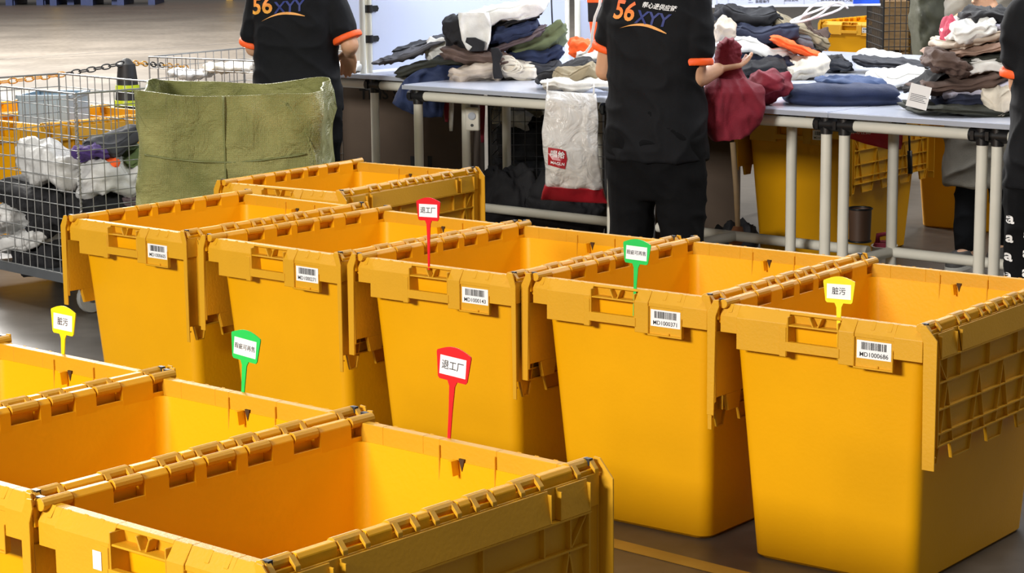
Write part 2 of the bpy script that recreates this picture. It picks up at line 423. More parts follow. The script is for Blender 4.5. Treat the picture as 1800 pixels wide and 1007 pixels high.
# ------------------------------------------------------------------ plant tags
TAGM = {'red': mat('red_tag', rgb(226, 22, 30), .4), 'green': mat('green_tag', rgb(30, 196, 84), .4), 'yellow': mat('yellow_tag', rgb(250, 226, 20), .4)}
def tag_outline():
    h = []
    h += [(-.003, 0), (.003, 0), (.0045, .08), (.007, .128), (.012, .138), (.033, .138), (.037, .142), (.0435, .188)]
    for i in range(9):
        t = i / 8; h.append((.0425 - .085 * t, .192 + .011 * math.sin(math.pi * t)))
    h += [(-.0435, .188), (-.037, .142), (-.033, .138), (-.012, .138), (-.007, .128), (-.0045, .08)]
    return h
_to = tag_outline()
def make_tag(p, yaw, colr, txt, label, tilt=0):
    m = MB(); m.prism(_to, 1, -.0012, .0012)
    o = m.build('plant_tag', TAGM[colr]); o.location = p; o.rotation_euler = (R(-3), R(tilt), R(yaw))
    tag(o, label, 'tag', 'plastic tags on the bins')
    mm = MB(); mm.box(-.033, .033, -.0018, -.0012, .148, .184)
    q = mm.build('paper', WHITE, o)
    v, f = text_geo(txt, .019 if len(txt) < 4 else .0125, bold=.008)
    mm = MB(); mm.add([(a, -.0022, c + .166) for a, c in v], f); mm.build('writing', INK, q, fix=False)
    return o
def bin_pt(k, x, y, z):
    o = B[k]; a = o.rotation_euler[2]; l = o.location
    return Vector((l.x + math.cos(a) * x - math.sin(a) * y, l.y + math.sin(a) * x + math.cos(a) * y, z))
make_tag(bin_pt('B3', .455 * BW, .018, BH - .012), -38, 'red', '退工厂', 'red plastic tag on the middle row, held at a front rim', -2)
make_tag(bin_pt('B4', .575 * BW, .018, BH - .072), -38, 'green', '瑕疵可再售', 'green plastic tag on the middle row, held at a front rim', 1)
make_tag(bin_pt('B5', .585 * BW, .018, BH - .103), -38, 'yellow', '脏污', 'yellow plastic tag on the middle row, on the rightmost bin', -2)
make_tag(bin_pt('F2', .41 * BW, BL - .022, BH - .028), -41, 'red', '退工厂', 'red plastic tag in the front row, at the back rim of the nearest bin', 3)
make_tag(bin_pt('F1', .428 * BW, BL - .022, BH - .072), -40, 'green', '瑕疵可再售', 'green plastic tag in the front row, at the left bins back rim', 4)
make_tag(bin_pt('F0', .405 * BW, BL - .022, BH - .094), -40, 'yellow', '脏污', 'yellow plastic tag in the front row, at the far left bin', 1)
# ------------------------------------------------------------------ sorting tables
TO = Vector((-.477, 9.446, 0)); TYAW = -41.2
TD = Vector((math.cos(R(TYAW)), math.sin(R(TYAW)), 0)); TN = Vector((-TD.y, TD.x, 0)); TH = .88
def TF(a, p, z=TH): return TO + TD * a + TN * p + Vector((0, 0, z))
def pipe_table(a0, a1, p0, p1, label, legs, lower=None, front=True):
    o = empty('sorting_table', TF(a0, p0, 0), R(TYAW)); tag(o, label, 'table', 'white sorting tables')
    L, D = a1 - a0 - .006, p1 - p0 - .004
    m = MB(); m.box(0, L, 0, D, TH - .022, TH); m.build('table_top', TOP, o, bevel=.004, segs=2)
    for (x0, y0, x1, y1) in ((-.002, -.004, L + .002, -.0005), (-.002, D + .0005, L + .002, D + .004)):
        m = MB(); m.box(x0, x1, y0, y1, TH - .021, TH - .003); m.build('edge_band', TOPE, o)
    zr = TH - .052
    for yy in (.045, D - .045):
        m = MB(); m.tube([(.06, yy, zr), (L - .06, yy, zr)], .021, 12); m.build('rail', PIPE, o, smooth=50)
    for xx in (.03, L - .03):
        m = MB(); m.tube([(xx, .09, zr), (xx, D - .09, zr)], .021, 12); m.build('rail', PIPE, o, smooth=50)
    for lx, ly in legs:
        m = MB(); m.tube([(lx, ly, .012), (lx, ly, TH - .086)], .021, 12); l = m.build('leg', PIPE, o, smooth=50)
        m = MB(); m.lathe([(.026, 0), (.026, .012), (.022, .02)], (lx, ly, 0), 12); m.build('foot', BLACKP, l)
        m = MB(); m.tube([(lx, ly, TH - .088), (lx, ly, TH - .024)], .0235, 12); m.tube([(lx - .048, ly, zr), (lx + .048, ly, zr)], .0255, 12)
        m.box(lx - .034, lx - .020, ly - .031, ly + .01, zr - .016, zr + .016)
        m.build('pipe_connector', BLACKP, o, smooth=50)
    for (xa, ya, xb, yb, z) in (lower or []):
        m = MB(); m.tube([(xa, ya, z), (xb, yb, z)], .021, 12); m.build('lower_rail', PIPE, o, smooth=50)
    return o
pipe_table(0, 1.10, 0, .6, 'white sorting table with a hanging plastic bag at its front edge',
           [(.05, .045), (.05, .36), (.95, .555), (1.05, .555)], [(.05, .36, 1.05, .36, .3)])
pipe_table(1.10, 2.23, 0, .6, 'white sorting table behind the standing worker with the dark red garment',
           [(.05, .045), (1.09, .045), (.83, .2)], [(.05, .36, 1.09, .36, .30), (.45, .36, .45, .045, .30)])
pipe_table(2.23, 3.40, 0, .6, 'white sorting table at the right under the tall clothes pile',
           [(.04, .045), (.04, .40), (.62, .045), (.68, .045), (1.12, .045), (1.12, .40)], [(.04, .40, 1.12, .40, .30), (.04, .045, .04, .40, .30)])
pipe_table(-1.22, -.03, .31, .95, 'white sorting table in front of the left worker', [(.69, .045), (.06, .045), (1.12, .5)])
pipe_table(-1.22, -.03, .96, 1.9, 'white sorting table against the white partition at the left', [(.5, .85), (1.12, .85)])
pipe_table(0, 1.5, .61, 1.36, 'white sorting table behind the hanging plastic bag', [(.06, .7)])
pipe_table(1.5, 3.40, .61, 1.36, 'white sorting table carrying loose dark garments beyond the folded jeans', [(1.84, .7)])
pipe_table(0, 1.5, 1.37, 2.85, 'white sorting table at the back before the distant bins', [(.06, 1.4), (.86, 1.4), (.06, .06)])

# ------------------------------------------------------------------ white partitions on poles
def partition(a, p0, p1, z0, z1, label, clamps):
    o = empty('partition', TF(a, p0, TH), R(TYAW)); tag(o, label, 'partition', 'white partitions on the tables')
    m = MB(); m.box(-.004, .004, .02, p1 - p0 - .02, z0 - TH, z1 - TH); m.build('panel', PANEL, o, bevel=.001)
    for y in (0, p1 - p0):
        m = MB(); m.tube([(0, y, .0), (0, y, z1 + .1 - TH)], .0155, 12); m.build('pole', PIPE, o, smooth=50)
    for y, z in clamps:
        m = MB(); m.tube([(0, y, z - .018), (0, y, z + .018)], .021, 12)
        m.prism([(y - .012, z - .014), (y + .05, z - .014), (y + .058, z), (y + .05, z + .014), (y - .012, z + .014)], 0, -.013, .013)
        m.build('clamp', BLACKP, o, smooth=50)
    return o
zc1, zc2 = at(655, 15, 10.15).z - TH, at(655, 68, 10.15).z - TH
partition(-.594, .389, 1.86, TH + .012, 2.0, 'large white partition behind the left clothes pile', [(.0, zc1), (.0, zc2), (1.47, zc1 + .05)])
zb = at(630, 63, 10.0).z
partition(-.594, -.05, .345, zb, 2.0, 'narrow raised white partition beside the left worker', [])
partition(-.594, 1.95, 2.75, TH + .03, 2.0, 'white partition beyond the large one with a black clamp', [(.12, at(1025, 24, 11.6).z - TH)])

# ------------------------------------------------------------------ garments
FAB = {}
def fab(name, r, g, b, rough=.85, bump=.25):
    if name not in FAB: FAB[name] = mat('fabric_' + name, rgb(r, g, b), rough, .18, 14, bump, 240)
    return FAB[name]
FC = dict(black=(24, 24, 28), navy=(30, 36, 58), denim=(30, 42, 74), lightdenim=(54, 74, 114), grey=(92, 92, 98), dgrey=(56, 58, 64), white=(226, 226, 222),
          cream=(214, 206, 190), khaki=(150, 138, 112), olive=(98, 108, 76), dolive=(48, 50, 42), brown=(92, 74, 66), tan=(160, 132, 116), mauve=(98, 84, 88),
          orange=(250, 98, 36), lilac=(196, 196, 216), maroon=(128, 22, 40), pink=(196, 70, 96), purple=(70, 48, 110), green=(86, 104, 60), poly=(206, 206, 204), beige=(190, 176, 160))
def FM(c): return fab(c, *FC[c], rough=(.35 if c == 'poly' else .85))
def spow(v, e): return math.copysign(abs(v) ** e, v)
def slab_mesh(w, d, t, seed, mt, layers=2, wave=.25, wr=.006, nu=112, nv=30, droop=0):
    """a soft folded-cloth slab: rounded, wavy, with fold grooves round its edge; base at z = 0"""
    vs = []; off = Vector((seed * 7.31, seed * 3.17, seed * 1.73))
    for j in range(nv + 1):
        v = -math.pi / 2 + math.pi * j / nv
        cv, sv = spow(math.cos(v), .55), spow(math.sin(v), .75)
        for i in range(nu):
            u = 2 * math.pi * i / nu
            ex, ey = spow(math.cos(u), .55), spow(math.sin(u), .55)
            out = 1 + .10 * noise.noise(Vector((math.cos(u) * 1.6, math.sin(u) * 1.6, 0)) + off)
            lf = layers * (j / nv); li = math.floor(lf); fr_ = abs(lf - round(lf))
            gr = 1 + .07 * noise.noise(Vector((li * 5.3, math.cos(u) * 2.2, math.sin(u) * 2.2)) + off) - (.09 * max(0, 1 - fr_ * 9) if layers > 1 else 0)
            x = w / 2 * ex * cv * out * gr; y = d / 2 * ey * cv * out * gr
            z = t / 2 * sv
            q = Vector((x / max(w, .1) * 2.2, y / max(w, .1) * 2.2, 0)) + off
            z += wave * t * noise.noise(q) + wave * .5 * t * noise.noise(q * 2.3)
            k = Vector((x * 9, y * 9, z * 14)) + off * 2
            rid = (1 - abs(noise.noise(k))) ** 3 - .45
            rid2 = (1 - abs(noise.noise(Vector((x * 22, y * 6 + x * 7, z * 22)) + off))) ** 4 - .3
            g = wr * (rid + .6 * rid2)
            nx, ny, nz = ex * cv, ey * cv, sv
            ln = math.sqrt(nx * nx + ny * ny + nz * nz) or 1
            x += g * nx / ln; y += g * ny / ln; z += g * nz / ln
            e = max(0, (abs(x) / (w / 2) - .75)); z -= droop * t * e
            vs.append((x, y, z + t / 2))
    m = MB(); n = nu
    fs = [(j * n + i, j * n + (i + 1) % n, (j + 1) * n + (i + 1) % n, (j + 1) * n + i) for j in range(nv) for i in range(n)]
    m.add(vs, fs)
    return m
_gs = [0]
def garment(name, label, cat, colr, box, Y, d, tilt=0, layers=2, group=None, wave=.42, wr=.019, droop=0, yaw=0):
    """box: outline in the photograph (x0, x1, y0, y1) at distance Y; the cloth has real width, depth d and thickness"""
    x0, x1, y0, y1 = box; _gs[0] += 1
    c = at((x0 + x1) / 2, (y0 + y1) / 2, Y)
    w = (x1 - x0) * Y / FPX; h = (y1 - y0) * Y / FPX
    a = abs(R(tilt)); ca, sa = math.cos(a), math.sin(a)
    if a > .01:
        den = ca * ca - sa * sa
        L = (w * ca - h * sa) / den; t = (h * ca - w * sa) / den
        t = max(t, .2 * h); L = max(L, .5 * w)
    else: L, t = w, h
    m = slab_mesh(L, d, t, _gs[0] * 1.37, None, layers, wave, wr, droop=droop)
    m.xf(Matrix.Translation((0, 0, -t / 2)))
    me = m.mesh(name, FM(colr), smooth=True)
    o = link(name, me); o.location = c; o.rotation_euler = (0, R(tilt), R(yaw))
    tag(o, label, cat, group)
    return o
def pixloft(name, mt, rows, Y, th, seed=0, parent=None, wr=.008, n=48, fl=0.0, sq=.6):
    """hanging cloth: rows of (pixel y, x left, x right[, distance offset]) turned into rounded rings at distance Y"""
    rings = []
    rr_ = []
    for a, b in zip(rows[:-1], rows[1:]):
        for k in range(4):
            t = k / 4; rr_.append([a[i] * (1 - t) + b[i] * t for i in range(len(a))])
    rr_.append(list(rows[-1]))
    off = Vector((seed * 5.1, seed * 2.3, seed))
    for r_ in rr_:
        dy = r_[3] if len(r_) > 3 else 0; tt = r_[4] if len(r_) > 4 else th
        c = at((r_[1] + r_[2]) / 2, r_[0], Y + dy); hw = (r_[2] - r_[1]) / 2 * (Y + dy) / FPX
        ring = []
        for i in range(n):
            u = 2 * math.pi * i / n
            x = hw * spow(math.cos(u), sq); y = tt / 2 * spow(math.sin(u), sq)
            k = Vector(((c.x + x) * 16, (c.y + y) * 8, c.z * 7)) + off
            g = wr * ((1 - abs(noise.noise(k))) ** 3 - .4 + .6 * noise.noise(k * 2.2))
            ring.append((c.x + x * (1 + g), c.y + y + g * math.copysign(1, y), c.z))
        rings.append(ring)
    m = MB(); m.rings(rings)
    return m if name is None else m.build(name, mt, parent, smooth=True)
YL = 9.75
GL = 'clothes in the left pile'
def G_(name, label, cat, c, box, Y, d, tilt=0, layers=2, **k): return garment(name, label, cat, c, box, Y, d, tilt, layers, **k)
# left pile
for a in [
 ('folded_garment', 'grey striped tracksuit folded at the left end of the left pile', 'clothing', 'grey', (660, 790, 70, 112), 9.95, .22, -17, 3),
 ('folded_garment', 'black sleeve lying along the grey tracksuit', 'clothing', 'dgrey', (690, 785, 64, 92), 10.02, .14, -15, 2),
 ('folded_garment', 'white cloth wedged between grey tracksuit and black garment', 'clothing', 'white', (745, 812, 62, 118), 9.98, .2, -12, 2),
 ('folded_garment', 'dark olive garment with pointed end on the left table', 'clothing', 'dolive', (694, 830, 92, 138), 9.86, .16, -13, 2),
 ('folded_garment', 'beige and grey folded clothes at the foot of the left pile', 'clothing', 'beige', (790, 885, 108, 144), 9.66, .26, -6, 4),
 ('folded_garment', 'off-white crumpled cloth under the dark brown belt', 'clothing', 'cream', (850, 945, 106, 142), 9.68, .24, 3, 3),
 ('folded_garment', 'dark grey garment at the lower right of the left pile', 'clothing', 'dgrey', (905, 985, 104, 134), 9.8, .26, 4, 3),
 ('folded_garment', 'blue trousers folded at the right of the left pile', 'trousers', 'denim', (880, 992, 74, 118), 9.86, .3, -10, 2),
 ('folded_garment', 'dark brown garment with a hanging black belt', 'clothing', 'brown', (772, 905, 78, 122), 9.7, .28, 10, 2),
 ('folded_garment', 'olive green trousers folded near the top of the left pile', 'trousers', 'olive', (885, 1000, 38, 104), 9.88, .3, -16, 2),
 ('folded_garment', 'mauve brown garment between jeans and olive trousers', 'clothing', 'mauve', (838, 962, 44, 102), 9.8, .28, -22, 2),
 ('folded_garment', 'black crumpled garment under the white shirt', 'clothing', 'black', (778, 862, 34, 96), 9.76, .3, 8, 2),
 ('folded_jeans', 'dark blue jeans folded in layers under the white shirt', 'jeans', 'denim', (852, 950, 26, 84), 9.78, .3, -20, 5),
 ('folded_garment', 'black garment with frayed edge on top of the folded jeans', 'clothing', 'black', (862, 958, 8, 58), 9.8, .28, -22, 2),
 ('folded_shirt', 'white shirt thrown over the top of the left pile', 'shirt', 'white', (796, 962, -8, 56), 9.78, .34, -12, 3),
]: G_(a[0], a[1], a[2], a[3], a[4], a[5], a[6], a[7], a[8], group=GL)
tag(centre(pixloft('white_scarf', FM('white'), [(22, 805, 860), (45, 808, 864), (70, 812, 862), (88, 822, 856)], 9.62, .05, 3, wr=.03)), 'white cloth end hanging down the front of the left pile', 'clothing', GL)
o = pixloft('black_ribbon', FM('black'), [(66, 820, 836), (74, 818, 852), (82, 830, 852), (90, 824, 850)], 9.57, .02, 5)
tag(centre(o), 'black ribbon bow on the hanging white cloth', 'ribbon', GL)
o = pixloft('belt', FM('black'), [(84, 862, 876), (96, 864, 884), (110, 866, 878), (126, 866, 882), (138, 868, 884)], 9.52, .015, 6)
tag(centre(o), 'black belt hanging down in front of the left pile', 'belt', GL)
# jeans sliding over the table edge
o = pixloft('hanging_jeans', fab('deepdenim', 32, 46, 82), [(90, 776, 834, .18), (102, 762, 832, .12), (114, 748, 826, .07), (126, 730, 812, .02), (138, 714, 800, -.02), (150, 704, 792, -.05), (164, 696, 786, -.06), (180, 690, 782, -.06), (192, 708, 780, -.06), (205, 740, 778, -.06)], 9.76, .06, 8, n=80, wr=.04)
tag(centre(o), 'dark blue jeans sliding off the left table edge', 'jeans', GL)
m = MB()
for k in range(3):
    c = at(890 + k * 5, 112 + k * 4, 9.55); m.tube([c + Vector((.045 * math.cos(t), .01 * math.sin(3 * t), .035 * math.sin(t) * (1 - .2 * k))) for t in [i * .35 for i in range(19)]], .004, 6)
tag(centre(m.build('drawstring', FM('cream'), smooth=True)), 'cream looped drawstring in front of the left pile', 'cord', GL)
# middle small pile
GM = 'clothes beside the standing worker'
for a in [
 ('folded_garment', 'white cloth at the table edge above the plastic bag', 'clothing', 'white', (952, 1090, 138, 160), 8.88, .2, 2, 2),
 ('folded_garment', 'black folded garment next to the left arm of the standing worker', 'clothing', 'black', (940, 1062, 100, 150), 9.12, .26, -14, 3),
 ('folded_garment', 'khaki folded trousers on the small black pile', 'trousers', 'khaki', (974, 1050, 114, 152), 8.95, .2, -8, 3),
 ('folded_garment', 'white garment behind the left elbow of the standing worker', 'clothing', 'white', (1010, 1075, 92, 120), 9.3, .25, 0, 2),
 ('folded_garment', 'bright orange cloth rolled up beside the standing worker', 'clothing', 'orange', (1000, 1046, 68, 102), 9.35, .2, 8, 2),
 ('folded_garment', 'grey beige cloth between the orange cloth and the worker', 'clothing', 'beige', (1030, 1072, 70, 104), 9.38, .18, -12, 2),
]: G_(a[0], a[1], a[2], a[3], a[4], a[5], a[6], a[7], a[8], group=GM)
o = empty('work_vest', at(1046, 72, 9.62)); tag(o, 'black and orange work vest hanging beside the standing worker', 'vest')
def sub(mb, par): mb.xf(Matrix.Translation(-par.location)); return mb
v_ = sub(pixloft(None, None, [(-30, 1034, 1066), (0, 1033, 1068), (38, 1034, 1070)], 9.62, .06, 2), o).build('vest_body', FM('black'), o, smooth=True)
sub(pixloft(None, None, [(38, 1036, 1070), (56, 1038, 1068), (72, 1040, 1066)], 9.61, .06, 4), o).build('vest_hem', FM('orange'), o, smooth=True)
sub(pixloft(None, None, [(-4, 1032, 1069), (4, 1032, 1069)], 9.62, .07, 4), o).build('vest_stripe', FM('orange'), o, smooth=True)
# pile right of the standing worker
GR = 'clothes in the pile behind the dark red garment'
for a in [
 ('folded_garment', 'dark blue folded garment low in the pile behind the dark red garment', 'clothing', 'navy', (1296, 1410, 96, 130), 9.65, .3, 2, 4),
 ('folded_garment', 'black garment spread under the middle pile', 'clothing', 'black', (1300, 1385, 110, 132), 9.5, .2, 0, 2),
 ('folded_shirt', 'white shirt with long sleeve hanging out of the middle pile', 'shirt', 'white', (1258, 1400, 58, 112), 9.7, .3, 12, 3),
 ('folded_shirt', 'white crumpled cloth at the foot of the middle pile', 'shirt', 'cream', (1374, 1456, 96, 138), 9.55, .24, -8, 2),
 ('folded_garment', 'charcoal garment folded behind the orange one', 'clothing', 'grey', (1355, 1436, 46, 96), 9.85, .26, 22, 3),
 ('folded_garment', 'navy trousers folded in the middle of the middle pile', 'trousers', 'navy', (1262, 1402, 34, 84), 9.8, .34, 6, 3),
 ('folded_garment', 'khaki trousers folded on the right of the middle pile', 'trousers', 'khaki', (1338, 1456, 16, 92), 9.92, .3, 28, 5),
 ('folded_garment', 'brown garment with cream lining hanging on the right of the middle pile', 'clothing', 'brown', (1385, 1460, 28, 100), 9.98, .24, 38, 3),
 ('folded_garment', 'black blue garment on top of the middle pile', 'clothing', 'black', (1256, 1372, 8, 46), 9.9, .34, 5, 3),
 ('folded_garment', 'grey cuffed garment at the left of the middle pile', 'clothing', 'beige', (1256, 1290, 38, 66), 9.6, .16, 0, 2),
 ('folded_garment', 'bright orange garment crumpled on the middle pile', 'clothing', 'orange', (1354, 1450, 62, 106), 9.6, .2, 20, 2),
 ('folded_garment', 'black garment end lying right of the middle pile', 'clothing', 'black', (1442, 1488, 96, 112), 10.3, .2, 8, 2),
 ('folded_garment', 'dark grey thin cloth lying flat right of the middle pile', 'clothing', 'dgrey', (1440, 1496, 108, 122), 9.9, .18, 2, 2),
 ('folded_garment', 'dark grey trousers spread flat across the back of the table', 'trousers', 'dgrey', (1500, 1632, 98, 124), 9.85, .3, 6, 2),
 ('folded_garment', 'thin white garment lying flat at the back of the table', 'clothing', 'white', (1508, 1580, 88, 108), 10.5, .3, 6, 2),
 ('lace_garment', 'white lace cloth lying between the jeans and the tall pile', 'clothing', 'white', (1526, 1640, 120, 156), 9.0, .34, 5, 3),
]: G_(a[0], a[1], a[2], a[3], a[4], a[5], a[6], a[7], a[8], group=GR)
# folded jeans
G_('folded_jeans', 'blue jeans neatly folded near the table edge', 'jeans', 'denim', (1380, 1582, 146, 188), 8.36, .34, 0, 2, wave=.1, wr=.005)
G_('denim_waistband', 'faded blue denim lying on the neatly folded jeans', 'jeans', 'lightdenim', (1432, 1555, 132, 166), 8.44, .24, 5, 2, wave=.3)
# tall pile on the right table
GT = 'clothes in the tall right pile'
for a in [
 ('folded_garment', 'olive brown trousers at the bottom of the tall right pile', 'trousers', 'dolive', (1596, 1795, 178, 204), 7.92, .4, 3, 2),
 ('folded_garment', 'cream cloth at the bottom right of the tall pile', 'clothing', 'cream', (1722, 1800, 152, 204), 7.85, .26, -8, 3),
 ('folded_garment', 'black navy garment near the bottom of the tall pile', 'clothing', 'navy', (1640, 1785, 152, 192), 7.98, .36, -5, 2),
 ('folded_garment', 'lilac white shirt low in the tall right pile', 'shirt', 'lilac', (1646, 1775, 136, 172), 8.0, .36, -5, 3),
 ('folded_garment', 'dark brown garment with ruffled waistband in the tall right pile', 'clothing', 'brown', (1606, 1772, 116, 168), 7.98, .36, -10, 2),
 ('folded_garment', 'black garment wedged at the left of the tall pile', 'clothing', 'black', (1598, 1670, 112, 162), 7.98, .26, -34, 2),
 ('folded_garment', 'white striped garment in the middle of the tall pile', 'clothing', 'white', (1668, 1780, 100, 130), 8.0, .36, -4, 3),
 ('folded_garment', 'dark green black garment in the middle of the tall pile', 'clothing', 'dolive', (1650, 1784, 88, 116), 8.02, .36, -6, 2),
 ('folded_garment', 'taupe satin garment draped at the left of the tall pile', 'clothing', 'brown', (1622, 1700, 84, 134), 7.9, .26, 18, 2),
 ('folded_garment', 'tan knitted garment high in the tall right pile', 'clothing', 'tan', (1634, 1790, 64, 106), 8.02, .36, -10, 4),
 ('folded_garment', 'beige garment high in the tall right pile', 'clothing', 'beige', (1644, 1790, 44, 84), 8.05, .36, -10, 3),
 ('folded_garment', 'white fluffy garment near the top of the tall pile', 'clothing', 'white', (1658, 1740, 32, 72), 8.02, .34, -10, 2),
 ('folded_garment', 'pink cuff showing at the left of the tall pile', 'clothing', 'pink', (1656, 1672, 34, 70), 8.02, .14, 6, 2),
 ('folded_garment', 'grey white garment near the top right of the tall pile', 'clothing', 'lilac', (1712, 1800, 24, 62), 8.08, .34, -12, 3),
 ('folded_garment', 'black garment on the very top of the tall right pile', 'clothing', 'black', (1690, 1790, 14, 42), 8.1, .3, -4, 2),
]: G_(a[0], a[1], a[2], a[3], a[4], a[5], a[6], a[7], a[8], group=GT)
c = at(1615, 170, 7.72); m = MB(); m.box(-.038, .038, -.0015, .0015, -.043, .043)
o = m.build('garment_tag', WHITE); o.location = c; o.rotation_euler = (R(-14), R(14), R(-8)); tag(o, 'white paper garment tag hanging at the left of the tall pile', 'tag')
m = MB()
for k in range(5): m.box(-.03, .03 - .006 * (k % 3), -.0022, -.0016, -.02 + k * .006, -.0175 + k * .006)
m.build('printed_lines', mat('grey_ink', rgb(120, 120, 124), .7), o)
# crate of small cable ends on the tall pile table
# dark red garment held by the standing worker, spread over the table edge
o = empty('red_garment', at(1290, 200, 8.06)); tag(o, 'dark red garment held by the standing worker and hanging over the table edge', 'clothing')
RED = fab('maroon', 118, 20, 40)
RED_PARTS = []
mb = MB()
for rows, Yr, th, sd in (([(68, 1272, 1290), (76, 1262, 1300), (92, 1257, 1303), (108, 1256, 1302), (122, 1252, 1305), (136, 1245, 1314), (150, 1240, 1326)], 8.20, .11, 11),
                         ([(138, 1256, 1316, .06), (150, 1238, 1340, .02), (162, 1233, 1347, 0), (180, 1233, 1345), (200, 1237, 1341), (218, 1240, 1334), (234, 1244, 1322), (246, 1252, 1306)], 8.09, .085, 12)):
    rows = [(list(r_) + [0])[:4] for r_ in rows]
    q = pixloft(None, None, rows, Yr, th, sd, wr=.014, n=72, sq=.8); mb.add(q.v, q.f)
q = slab_mesh(.30, .24, .075, 21.3, None, 2, .5, .02); q.xf(Matrix.Translation(at(1318, 176, 8.32)) @ Matrix.Rotation(R(-12), 4, 'Y')); mb.add(q.v, q.f)
q = slab_mesh(.22, .17, .075, 25.3, None, 2, .4, .02); q.xf(Matrix.Translation(at(1350, 176, 8.34)) @ Matrix.Rotation(R(-20), 4, 'Y')); mb.add(q.v, q.f)
# ------------------------------------------------------------------ people
def remeshed(mb, voxel, mt, name, parent, smooth_it=4, wr=0, seed=0, wscale=7):
    me = bpy.data.meshes.new('tmp'); me.from_pydata(mb.v, [], mb.f)
    bm = bmesh.new(); bm.from_mesh(me); bmesh.ops.recalc_face_normals(bm, faces=bm.faces); bm.to_mesh(me); bm.free()
    o = bpy.data.objects.new('tmp', me); col.objects.link(o)
    r_ = o.modifiers.new('r', 'REMESH'); r_.mode = 'VOXEL'; r_.voxel_size = voxel
    s_ = o.modifiers.new('s', 'SMOOTH'); s_.iterations = smooth_it; s_.factor = .5
    dg = bpy.context.evaluated_depsgraph_get()
    me2 = bpy.data.meshes.new_from_object(o.evaluated_get(dg)); me2.name = name
    bpy.data.objects.remove(o); bpy.data.meshes.remove(me)
    if wr:
        off = Vector((seed * 3.3, seed * 1.9, seed * 5.7))
        nor = [v.normal.copy() for v in me2.vertices]
        for v, nn in zip(me2.vertices, nor):
            p = v.co
            k = Vector((p.x * wscale, p.y * wscale, p.z * wscale * 1.6 + p.x * 3)) + off
            g = (1 - abs(noise.noise(k))) ** 4 - .35 + .5 * noise.noise(k * .5)
            v.co = p + nn * (wr * g)
    for p in me2.polygons: p.use_smooth = True
    me2.materials.clear(); me2.materials.append(mt)
    return link(name, me2, parent)
def sph(m, c, rx, ry=None, rz=None, n=16):
    ry = ry or rx; rz = rz or rx; vs = []; K = 10
    for j in range(1, K):
        a = -math.pi / 2 + math.pi * j / K
        for i in range(n):
            u = 2 * math.pi * i / n
            vs.append((c[0] + rx * math.cos(a) * math.cos(u), c[1] + ry * math.cos(a) * math.sin(u), c[2] + rz * math.sin(a)))
    m.rings([vs[i * n:(i + 1) * n] for i in range(K - 1)])
def ell(m, rows, n=28):
    """rows: (cx, cy, z, rx, ry)"""
    m.rings([[(cx + rx * spow(math.cos(2 * math.pi * i / n), .85), cy + ry * spow(math.sin(2 * math.pi * i / n), .85), z) for i in range(n)] for cx, cy, z, rx, ry in rows])
def chain(m, pts, rs, n=14):
    pts = [Vector(p) for p in pts]; P = []; Q = []
    for i in range(len(pts) - 1):
        for k in range(5):
            t = k / 5; P.append(pts[i].lerp(pts[i + 1], t)); Q.append(rs[i] * (1 - t) + rs[i + 1] * t)
    P.append(pts[-1]); Q.append(rs[-1])
    m.tube(P, Q, n)
    for p, r_ in zip(pts, rs): sph(m, p, r_ * .99, n=12)
def hand(m, wrist, direc, palm, side, curl=.5, s=1.0):
    """direc: pointing direction, palm: palm normal, side: towards the thumb"""
    d = Vector(direc).normalized(); p = Vector(palm); p = (p - d * p.dot(d)).normalized(); sd = Vector(side); sd = (sd - d * sd.dot(d) - p * sd.dot(p)).normalized()
    w = Vector(wrist)
    for k, (off, ln) in enumerate(((.030, .070), (.010, .080), (-.010, .075), (-.029, .058))):
        kn = w + d * (.088 - .004 * abs(k - 1)) * s + sd * off * s
        chain(m, [w + sd * off * .55 * s, kn], [.0135 * s, .0115 * s], 10)
        a = curl * .7; q1 = kn + (d * math.cos(a) + p * math.sin(a)) * ln * .45 * s
        a = curl * 1.5; q2 = q1 + (d * math.cos(a) + p * math.sin(a)) * ln * .32 * s
        a = curl * 2.1; q3 = q2 + (d * math.cos(a) + p * math.sin(a)) * ln * .25 * s
        chain(m, [kn, q1, q2, q3], [.0098 * s, .0088 * s, .008 * s, .0068 * s], 10)
    t0 = w + d * .022 * s + sd * .022 * s; t1 = t0 + (d * .6 + sd * .7 + p * .3).normalized() * .042 * s
    t2 = t1 + (d * .85 + sd * .35 + p * .35).normalized() * .032 * s; t3 = t2 + (d + p * .3).normalized() * .022 * s
    chain(m, [t0, t1, t2, t3], [.016 * s, .0115 * s, .0102 * s, .008 * s], 10)
_bvc = {}
def project_decal(o_target, parts, origin, right, up, fwd, name, mt, par, size_fix=1.0):
    """lay flat print on a curved garment: parts = (verts2d, faces)"""
    if o_target.name not in _bvc:
        bm = bmesh.new(); bm.from_mesh(o_target.data); _bvc[o_target.name] = BVHTree.FromBMesh(bm); bm.free()
    bv = _bvc[o_target.name]
    v, f = parts; mm = MB(); out = []
    tm = bmesh.new()
    bvs = [tm.verts.new((a, b, 0)) for a, b in v]
    for q in f:
        try: tm.faces.new([bvs[i] for i in q])
        except ValueError: pass
    bmesh.ops.triangulate(tm, faces=tm.faces)
    bmesh.ops.subdivide_edges(tm, edges=[e for e in tm.edges if e.calc_length() > .02], cuts=2, use_grid_fill=False)
    bmesh.ops.triangulate(tm, faces=tm.faces)
    tm.verts.ensure_lookup_table()
    for q in tm.verts:
        p = origin + right * q.co.x + up * q.co.y
        hit = bv.ray_cast(p - fwd * .5, fwd)
        out.append((hit[0] if hit[0] else p) - fwd * .004)
    tm.verts.index_update()
    mm.add(out, [tuple(x.index for x in q.verts) for q in tm.faces])
    tm.free()
    return mm.build(name, mt, par, fix=False)
